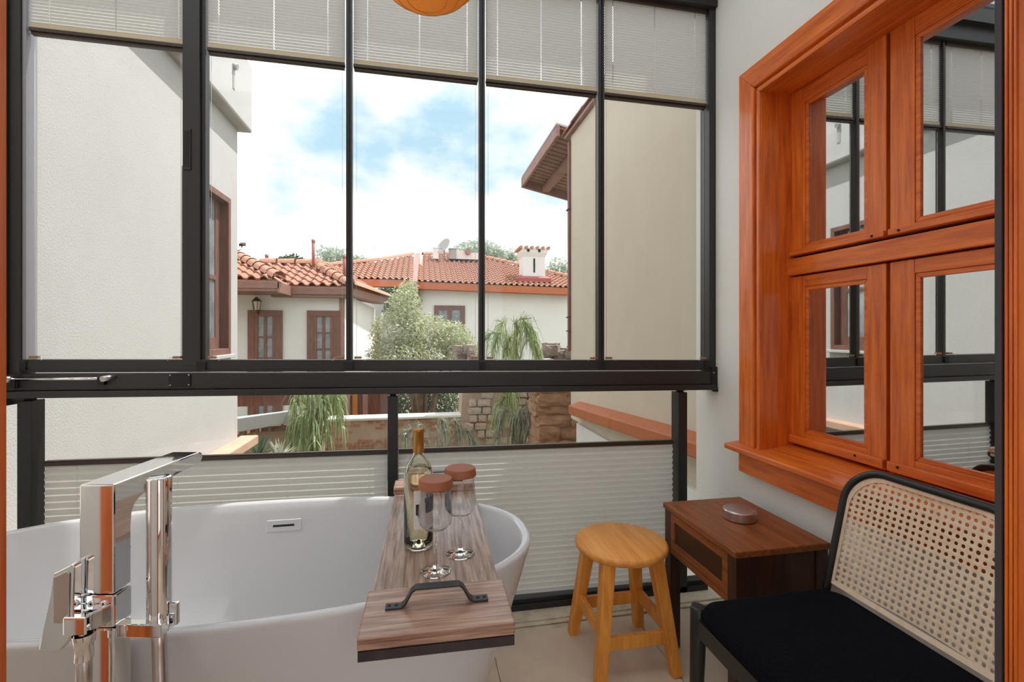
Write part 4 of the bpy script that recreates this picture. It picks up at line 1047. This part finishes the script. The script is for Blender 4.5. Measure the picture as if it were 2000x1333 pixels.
# roof clutter
dA = at(868, 500, 22.4)
ds = empty('satellite_dish', dA); tag(ds, 'grey satellite dish standing on the ridge of the long house', 'satellite dish')
o = MB().lathe([(0,0.0),(0.15,0.012),(0.30,0.045),(0.40,0.085),(0.395,0.092),(0.29,0.055),(0.14,0.022),(0,0.010)], 32).build('dish', M_grey); o.parent = ds
o.location = (0,-0.1,0.42); o.rotation_euler = (math.radians(62), 0, math.radians(-52))
o = MB().tube([(0,0,-0.3),(0,0,0.25),(0,-0.05,0.40)], 0.03, 8).build('mast', M_grey); o.parent = ds
o = MB().tube([(0,-0.05,0.1),(-0.15,-0.35,0.25),(-0.2,-0.45,0.5)], 0.015, 6).build('feed_arm', M_grey); o.parent = ds
for px, py, w, h, lab, nm, mm in ((851,499,0.26,0.30,'small pale box left of the satellite dish on the ridge','roof_box',M_gwhite),(884,499,0.34,0.26,'pale grey box right of the satellite dish on the ridge','roof_box',M_grey),(914,499,0.42,0.28,'pinkish round-faced tank on the ridge before the pale tree','roof_tank',M_plank)):
    p = at(px, py, 22.5); r = empty(nm, p); tag(r, lab, 'tank' if 'tank' in nm else 'box')
    if nm == 'roof_tank': o = MB().tube([(-0.02,-0.3,h*0.5),(-0.02,0.4,h*0.5)], h*0.52, 20).build('drum', mm); o.parent = r; o = B(-w*1.5,w*1.2,-0.1,0.3,-0.2,0.12).build('cradle', M_gwhite); o.parent = r
    else: o = MB().box(-w/2,w/2,-0.2,0.2,-0.2,h).build('housing', mm, bevel=0.02); o.parent = r; o = B(-w*0.55,w*0.55,-0.22,0.22,h,h+0.04).build('cover', mm, bevel=0.01); o.parent = r

# ---- foliage
def leaves(m, c, rad, n, L, W, rng, droop=0.3, shell=0.5):
    for _ in range(n):
        while True:
            p = Vector((rng.uniform(-1,1), rng.uniform(-1,1), rng.uniform(-1,1)))
            if shell < p.length_squared**0.5 <= 1 or (p.length <= 1 and rng.random() < 0.3): break
        p = Vector((p.x*rad[0], p.y*rad[1], p.z*rad[2]))+c
        d = Vector((rng.gauss(0,1), rng.gauss(0,1), rng.gauss(0,0.8)-droop)).normalized()
        s = d.cross(Vector((rng.gauss(0,1), rng.gauss(0,1), rng.gauss(0,1)))).normalized()
        l = L*rng.uniform(0.7,1.3); w = W*rng.uniform(0.7,1.3)
        m.add([p, p+d*l*0.5+s*w*0.5, p+d*l, p+d*l*0.5-s*w*0.5], [(0,1,2,3)])
def tree(name, lab, cat, base, h, clumps, mt, L, W, seed, group=None, trunk=0.05):
    rng = random.Random(seed); r = empty(name, base); tag(r, lab, cat, group)
    m = MB(); tr = MB()
    for c, rad, n in clumps:
        leaves(m, Vector(c), rad, n, L, W, rng)
        mid = Vector((c[0]*0.4+rng.uniform(-0.05,0.05), c[1]*0.4, c[2]*0.55))
        tr.tube([(0,0,-0.1), mid, Vector(c)], [trunk, trunk*0.6, trunk*0.2], 6)
    o = m.build('foliage', mt); o.parent = r; o['kind'] = 'stuff'
    o = tr.build('branches', M_bark); o.parent = r
    return r
def cl(px, py, Y, rx, ry, rz, n, base): p = at(px, py, Y); return ((p.x-base[0], p.y-base[1], p.z-base[2]), (rx,ry,rz), n)
bs = (0.05, 8.8, -0.9)
tree('olive_tree', 'pale grey-green olive tree in the garden before the long house', 'tree', bs, 3, [cl(790,600,8.8,0.30,0.4,0.40,1500,bs), cl(770,650,8.7,0.42,0.4,0.40,2000,bs), cl(830,650,8.8,0.48,0.5,0.38,2200,bs), cl(880,660,8.9,0.42,0.4,0.32,1700,bs), cl(900,690,8.8,0.40,0.4,0.28,1300,bs), cl(800,695,8.6,0.65,0.5,0.30,2200,bs), cl(760,700,8.7,0.40,0.4,0.35,1300,bs), cl(800,565,8.9,0.16,0.2,0.18,350,bs)], M_olive, 0.075, 0.026, 3)
bs = (-0.85, 18.7, -0.9)
tree('climbing_ivy', 'dark ivy mass hanging under the roof of the long house', 'ivy', bs, 3, [cl(768,572,18.7,0.58,0.2,0.45,900,bs), cl(795,580,18.7,0.52,0.2,0.62,900,bs), cl(772,604,18.7,0.45,0.2,0.50,500,bs)], M_green, 0.12, 0.07, 4)
bs = (0.1, 9.4, -0.9)
tree('dark_hedge', 'dark leafy hedge behind the low brick wall', 'hedge', bs, 1, [cl(790,790,9.4,0.55,0.3,0.42,2200,bs), cl(850,790,9.4,0.50,0.3,0.42,2200,bs), cl(742,800,9.4,0.4,0.3,0.40,1300,bs)], M_dkgreen, 0.07, 0.035, 5)
for px, py, Y, rx, rz, n, mt, lab, sd in ((571,512,34,0.85,0.45,900,M_dkgreen,'dark rounded tree top behind the cottage ridge',11),(650,500,32,1.15,0.62,500,M_haze,'loose pale tree top behind the mullion left of the long roof',12),(700,508,38,0.8,0.30,260,M_haze,'low pale tree top just right of the mullion above the long roof',13),(935,490,34,1.9,0.75,1300,M_haze,'wide airy pale tree top behind the ridge tanks',14),(985,500,40,1.3,0.55,600,M_haze,'airy pale tree top left of the chimney',15),(1090,522,33,0.85,0.75,330,M_haze,'thin pale tree top between chimney and downpipe',16)):
    p = at(px, py, Y); bs = (p.x, p.y, 0.0)
    tree('distant_tree', lab, 'tree', bs, 5, [((0,0,p.z),(rx,rx*0.7,rz),n),((rx*0.3,0,p.z-rz*0.4),(rx*0.8,rx*0.6,rz*0.7),n//2)], mt, 0.26, 0.13, sd, 'trees beyond the houses', 0.12)

# arching feathery plants
def feather(name, lab, base, fronds, mt, seed, leaf=0.30, w=0.010):
    rng = random.Random(seed); r = empty(name, base); tag(r, lab, 'plant', 'arching feathery plants by the garden wall')
    for tip, top, dens in fronds:
        m = MB(); B0 = Vector((0,0,0)); T = Vector(tip); K = Vector(top); prev = None; pts = []
        for i in range(22):
            t = i/21; pts.append(B0*(1-t)**2+K*2*t*(1-t)+T*t*t)
        m.tube(pts, [0.012*(1-0.8*i/21) for i in range(22)], 5)
        for i in range(3, 22):
            d = (pts[i]-pts[i-1]).normalized()
            for q in range(dens):
                s = Vector((rng.gauss(0,1), rng.gauss(0,1), rng.gauss(0,0.4))).normalized()
                l = leaf*rng.uniform(0.6,1.2); p0 = pts[i]+(pts[i-1]-pts[i])*rng.random()
                p1 = p0+(s*0.45+d*0.55)*l*0.5; p2 = p1+(s*0.15+d*0.25+Vector((0,0,-0.75)))*l*0.8
                n = d.cross(s).normalized()*w/2+s.cross(Vector((0,0,1)))*w*0.3
                m.add([p0-n,p0+n,p1+n,p1-n,p2], [(0,1,2,3),(3,2,4)])
        o = m.build('frond', mt); o.parent = r
    return r
def fr(base, tips, lift, dens):
    out = []
    for px, py, Y, kx, kz in tips:
        t = at(px, py, Y)-Vector(base); out.append((tuple(t), (t.x*kx, t.y*kx, kz), dens))
    return out
b = tuple(at(1000, 900, 6.3)); b = (b[0], b[1], -0.55)
top = at(998, 600, 6.3).z-b[2]
feather('feathery_palm', 'tall feathery palm arching in front of the long house wall', b, fr(b, [(960,700,6.2,0.1,2.5),(1050,690,6.3,0.15,2.7),(940,680,6.5,0.1,2.3),(1030,660,6.1,0.3,2.6),(985,740,6.0,-0.2,2.6),(1060,720,6.2,0.2,2.4),(1010,700,5.9,0.4,2.75),(975,660,6.4,0.3,2.5),(1000,800,6.1,-0.3,1.8),(960,830,6.1,-0.2,1.4)], 1, 7), M_frond, 21, 0.34)
b2 = (at(1010, 900, 5.75).x, 5.75, -0.62)
feather('feathery_palm', 'dark drooping feathery palm before the ochre stone pier', b2, fr(b2, [(1075,850,5.7,0.5,1.7),(1095,840,5.7,0.6,1.6),(1050,860,5.6,0.4,1.5),(1000,870,5.6,0.2,1.3),(970,860,5.8,0.3,1.4),(1085,800,5.8,0.3,1.4),(1020,830,5.6,0.1,1.2)], 1, 7), M_frondd, 22, 0.26)
b3 = (at(850, 900, 6.2).x, 6.2, -0.75)
feather('feathery_palm', 'grey drooping feathery plant against the low brick wall', b3, fr(b3, [(815,870,6.1,0.8,1.2),(900,860,6.1,0.7,1.25),(930,880,6.1,0.6,1.1),(790,860,6.1,0.7,1.0),(870,850,6.0,0.3,1.2)], 1, 7), M_frondd, 23, 0.24)
b4 = (at(615, 900, 6.0).x, 6.0, -0.7)
feather('feathery_palm', 'bushy green feathery plant at the end of the low brick wall', b4, fr(b4, [(570,830,5.9,0.4,1.9),(660,810,5.9,0.6,2.1),(640,850,5.8,0.5,1.8),(590,870,5.8,0.3,1.6),(600,790,6.1,0.2,1.9),(668,830,6.0,0.8,1.9),(615,860,5.7,0.2,1.5),(575,860,5.9,0.6,1.3),(640,780,6.1,0.4,1.9),(625,820,5.8,0.1,1.9)], 1, 8), M_frond, 24, 0.30)
# spiky rosettes and grey bush in the left corner
def rosette(px, py, Y, n, L, mt, lab, seed):
    rng = random.Random(seed); p = at(px, py, Y); r = empty('spiky_plant', p); tag(r, lab, 'plant')
    for k in range(n):
        a = rng.uniform(0, 2*math.pi); e = rng.uniform(0.3, 1.3); d = Vector((math.cos(a)*math.cos(e), math.sin(a)*math.cos(e), math.sin(e))); s = d.cross(Vector((0,0,1))).normalized()*0.012
        o = MB().add([-s, s, d*L*0.5+s*1.2, d*L*0.5-s*1.2, d*L], [(0,1,2,3),(3,2,4)]).build('blade', mt); o.parent = r
rosette(505, 892, 5.3, 34, 0.26, M_dkgreen, 'dark spiky plant at the foot of the tan shed wall', 31)
rosette(545, 893, 5.3, 30, 0.20, M_frondd, 'grey-green spiky plant beside the dark spiky one', 32)

# ---- garden wall with exposed bricks
WYB = 7.0
w0 = at(596, 826, WYB); w1_ = at(912, 812, WYB)
gwl = empty('garden_wall', (0,7.1,-0.9)); tag(gwl, 'low rendered garden wall with patches of exposed red brick', 'wall')
zt = -0.045
o = B(w0.x, w1_.x, 7.0, 7.22, -0.9, zt-0.03).build('wall_core', M_mortar, bevel=0.01); ch(o, gwl)
o = B(w0.x-0.02, w1_.x+0.02, 6.97, 7.25, zt-0.03, zt+0.012).build('coping', M_gwhite, bevel=0.012); ch(o, gwl)
bkm = B(-0.0475,0.0475,-0.012,0.010,-0.017,0.017).mesh('brick'); bkm.materials.append(M_brick)
rng = random.Random(5); cnt = 0
for row in range(12):
    z = zt-0.058-row*0.044
    x = w0.x+0.04+(row % 2)*0.06
    while x < w1_.x-0.05:
        dens = 0.72 if row in (0,1) else (0.22 if row < 6 else 0.5)
        if rng.random() < dens:
            place('brick', bkm, o.parent, Matrix.Translation((x+rng.uniform(-0.008,0.008)-0, 7.0-7.1+rng.uniform(-0.003,0.008), z+0.9))@Matrix.Rotation(rng.uniform(-0.05,0.05),4,'Y')@Matrix.Diagonal((rng.uniform(0.7,1.1),1,rng.uniform(0.75,1.05),1)))
        x += 0.118
# ---- ochre stone pier and rubble
pr = empty('stone_pier', (1.62,5.3,-0.9)); tag(pr, 'crumbling ochre stone pier beside the cream building', 'stone pier')
rng = random.Random(9)
def rock(c, sx, sy, sz, rng, n=2):
    bm = bmesh.new(); bmesh.ops.create_cube(bm, size=1.0); bmesh.ops.subdivide_edges(bm, edges=bm.edges[:], cuts=2, use_grid_fill=True)
    for v in bm.verts:
        d = v.co.normalized()*0.62; v.co = v.co*0.72+d*0.28+Vector((rng.uniform(-1,1),rng.uniform(-1,1),rng.uniform(-1,1)))*0.05
        v.co = Vector((v.co.x*sx, v.co.y*sy, v.co.z*sz))
    me = bpy.data.meshes.new('stone'); bm.to_mesh(me); bm.free(); me.materials.append(M_stone); return me
z = -0.9
while z < 0.52:
    h = rng.uniform(0.12,0.24); x = 1.28+rng.uniform(-0.03,0.03)
    while x < 1.80:
        wd = rng.uniform(0.22,0.42); o = bpy.data.objects.new('stone', rock(None, wd*1.03, 0.45, h*1.06, rng)); COL.objects.link(o); o.parent = pr
        o.location = (x+wd/2-1.62, rng.uniform(-0.04,0.04)+0.05, z+h/2+0.9); x += wd*0.95
    z += h*0.93
def rubble(lab, px0, px1, py, Y, n, s, mt, seed):
    rng = random.Random(seed)
    r = empty('rubble_heap', at((px0+px1)/2, py+6, Y)); tag(r, lab, 'rubble')
    for k in range(n):
        p = at(px0+(px1-px0)*rng.random(), py+rng.uniform(-10,10), Y+rng.uniform(-0.2,0.3))-r.location
        me = rock(None, s*rng.uniform(0.6,1.3), s*rng.uniform(0.6,1.2), s*rng.uniform(0.5,0.9), rng); me.materials.clear(); me.materials.append(mt)
        o = bpy.data.objects.new('stone', me); COL.objects.link(o); o.parent = r; o.location = p; o.rotation_euler = (0,0,rng.uniform(0,3))
M_rub = mat('grey_rubble', (0.33,0.27,0.23), rough=1.0, col2=(0.17,0.14,0.12), vscale=8)
# old masonry wall carrying the rubble, behind the palms
om = empty('ruined_wall', (1.2, 6.9, -0.9)); tag(om, 'ruined masonry wall behind the palms topped by loose stones', 'wall')
c0 = at(905, 700, 7.1); c1 = at(1125, 700, 7.1)
o = MB().hexa([(c0.x-0.1,6.95,-0.9),(c1.x+0.6,6.95,-0.9),(c1.x+0.6,7.5,-0.9),(c0.x-0.1,7.5,-0.9),(c0.x,6.98,c0.z-0.10),(c1.x+0.6,6.98,c0.z-0.02),(c1.x+0.6,7.5,c0.z-0.02),(c0.x,7.5,c0.z-0.10)]).build('wall_core', M_mortar); ch(o, om)
M_pale = mat('pale_rubble_stone', (0.50,0.40,0.32), rough=1.0, col2=(0.36,0.27,0.21), vscale=7)
rng = random.Random(77)
for row in range(14):
    x = c0.x-0.02+rng.uniform(0,0.1)
    while x < c1.x+0.3:
        wd = rng.uniform(0.09,0.19)
        if rng.random() < 0.62:
            me_ = rock(None, wd, 0.13, 0.10, rng); me_.materials.clear(); me_.materials.append(M_pale)
            o = bpy.data.objects.new('stone', me_); COL.objects.link(o); o.parent = om
            o.location = (x+wd/2-1.2, 6.96-6.9+rng.uniform(-0.01,0.03), c0.z-0.19-row*0.115+0.9)
        x += wd+0.02
rubble('grey rubble heap on the ruined wall beside the downpipe', 1055, 1122, 690, 7.1, 16, 0.20, M_rub, 41)
rubble('pink and grey rubble heap on the ruined wall left of the tall palm', 886, 932, 692, 7.15, 12, 0.17, M_rub, 42)

# ---- shed at the left and garden posts
sh = empty('garden_shed', (-1.9, 6.6, -0.9)); tag(sh, 'tan garden shed with grey metal gutter seen past the stucco building', 'shed')
def sp_(m, name, ma, bevel=0): return ch(m.build(name, ma, bevel=bevel), sh)
sp_(B(-3.2, -1.30, 6.2, 6.93, -0.9, 0.02), 'wall', M_tan)
sp_(MB().hexa([(-2.30,5.60,0.03),(-1.55,6.05,0.09),(-1.50,6.15,0.09),(-2.35,5.75,0.03),(-2.30,5.60,0.20),(-1.55,6.05,0.235),(-1.50,6.15,0.235),(-2.35,5.75,0.20)]), 'gutter', M_zinc, 0.008)
for k in range(7):
    t = k/6; sp_(B(-2.22+0.70*t, -2.20+0.70*t, 5.72+0.40*t, 6.2, -0.02+0.055*t, 0.06+0.045*t), 'rafter', M_plank)
sp_(B(-3.0, -1.45, 6.05, 6.20, 0.0, 0.06), 'brown_board', M_brownw)  # brown timber board along the top of the shed wall
sp_(B(-3.2, -1.45, 6.5, 6.56, 0.24, 0.42), 'timber_band', M_brownw)
sp_(B(-3.2, -1.40, 6.45, 6.93, 0.42, 0.47), 'roof_edge', M_coppink)
for px0, px1, Y, mm, lab in ((689,698,8.3,M_orange,'orange painted post behind the low brick wall'),(709,718,8.3,M_plank,'brown timber post right of the orange post'),(674,683,8.2,M_plank,'weathered timber post left of the orange post')):
    a = at(px0, 830, Y); b = at(px1, 770, Y); r = empty('garden_post', ((a.x+b.x)/2, Y, -0.9)); tag(r, lab, 'post')
    o = B(-(b.x-a.x)/2, (b.x-a.x)/2, -0.04, 0.04, 0, b.z+0.95).build('shaft', mm, bevel=0.004); o.parent = r
    o = B(-(b.x-a.x)/2-0.01, (b.x-a.x)/2+0.01, -0.05, 0.05, b.z+0.95, b.z+0.97).build('cap', mm, bevel=0.003); o.parent = r
gt = empty('timber_lean_to', (-0.95, 8.9, -0.9)); tag(gt, 'red-brown timber lean-to behind the posts', 'lean-to')
o = B(-1.7,-0.40,8.85,8.92,-0.9,0.30).build('back_board', M_brownw); ch(o, gt)
a = at(660,760,8.6); b2_ = at(690,800,8.6)
o = MB().hexa([(a.x-0.2,8.5,0.0),(b2_.x,8.5,0.10),(b2_.x,8.9,0.10),(a.x-0.2,8.9,0.0),(a.x-0.2,8.5,0.28),(b2_.x,8.5,0.28),(b2_.x,8.9,0.28),(a.x-0.2,8.9,0.28)]).build('roof_panel', M_cop); ch(o, gt)
# small floodlight on a curved arm at the far corner of the stucco building
p0 = at(464, 490, 4.66); p1 = at(473, 480, 4.75)
fo = lp_(MB().tube([tuple(p0), tuple(p0+(p1-p0)*0.5+Vector((0.01,0,-0.012))), tuple(p1)], 0.006, 6), 'floodlight_arm', M_grey)
lp_(MB().hexa([(p1.x-0.018,p1.y-0.03,p1.z-0.012),(p1.x+0.018,p1.y-0.03,p1.z-0.012),(p1.x+0.022,p1.y+0.03,p1.z),(p1.x-0.022,p1.y+0.03,p1.z),(p1.x-0.018,p1.y-0.03,p1.z+0.012),(p1.x+0.018,p1.y-0.03,p1.z+0.012),(p1.x+0.022,p1.y+0.03,p1.z+0.035),(p1.x-0.022,p1.y+0.03,p1.z+0.035)]), 'floodlight_head', M_iron, 0.002, fo)
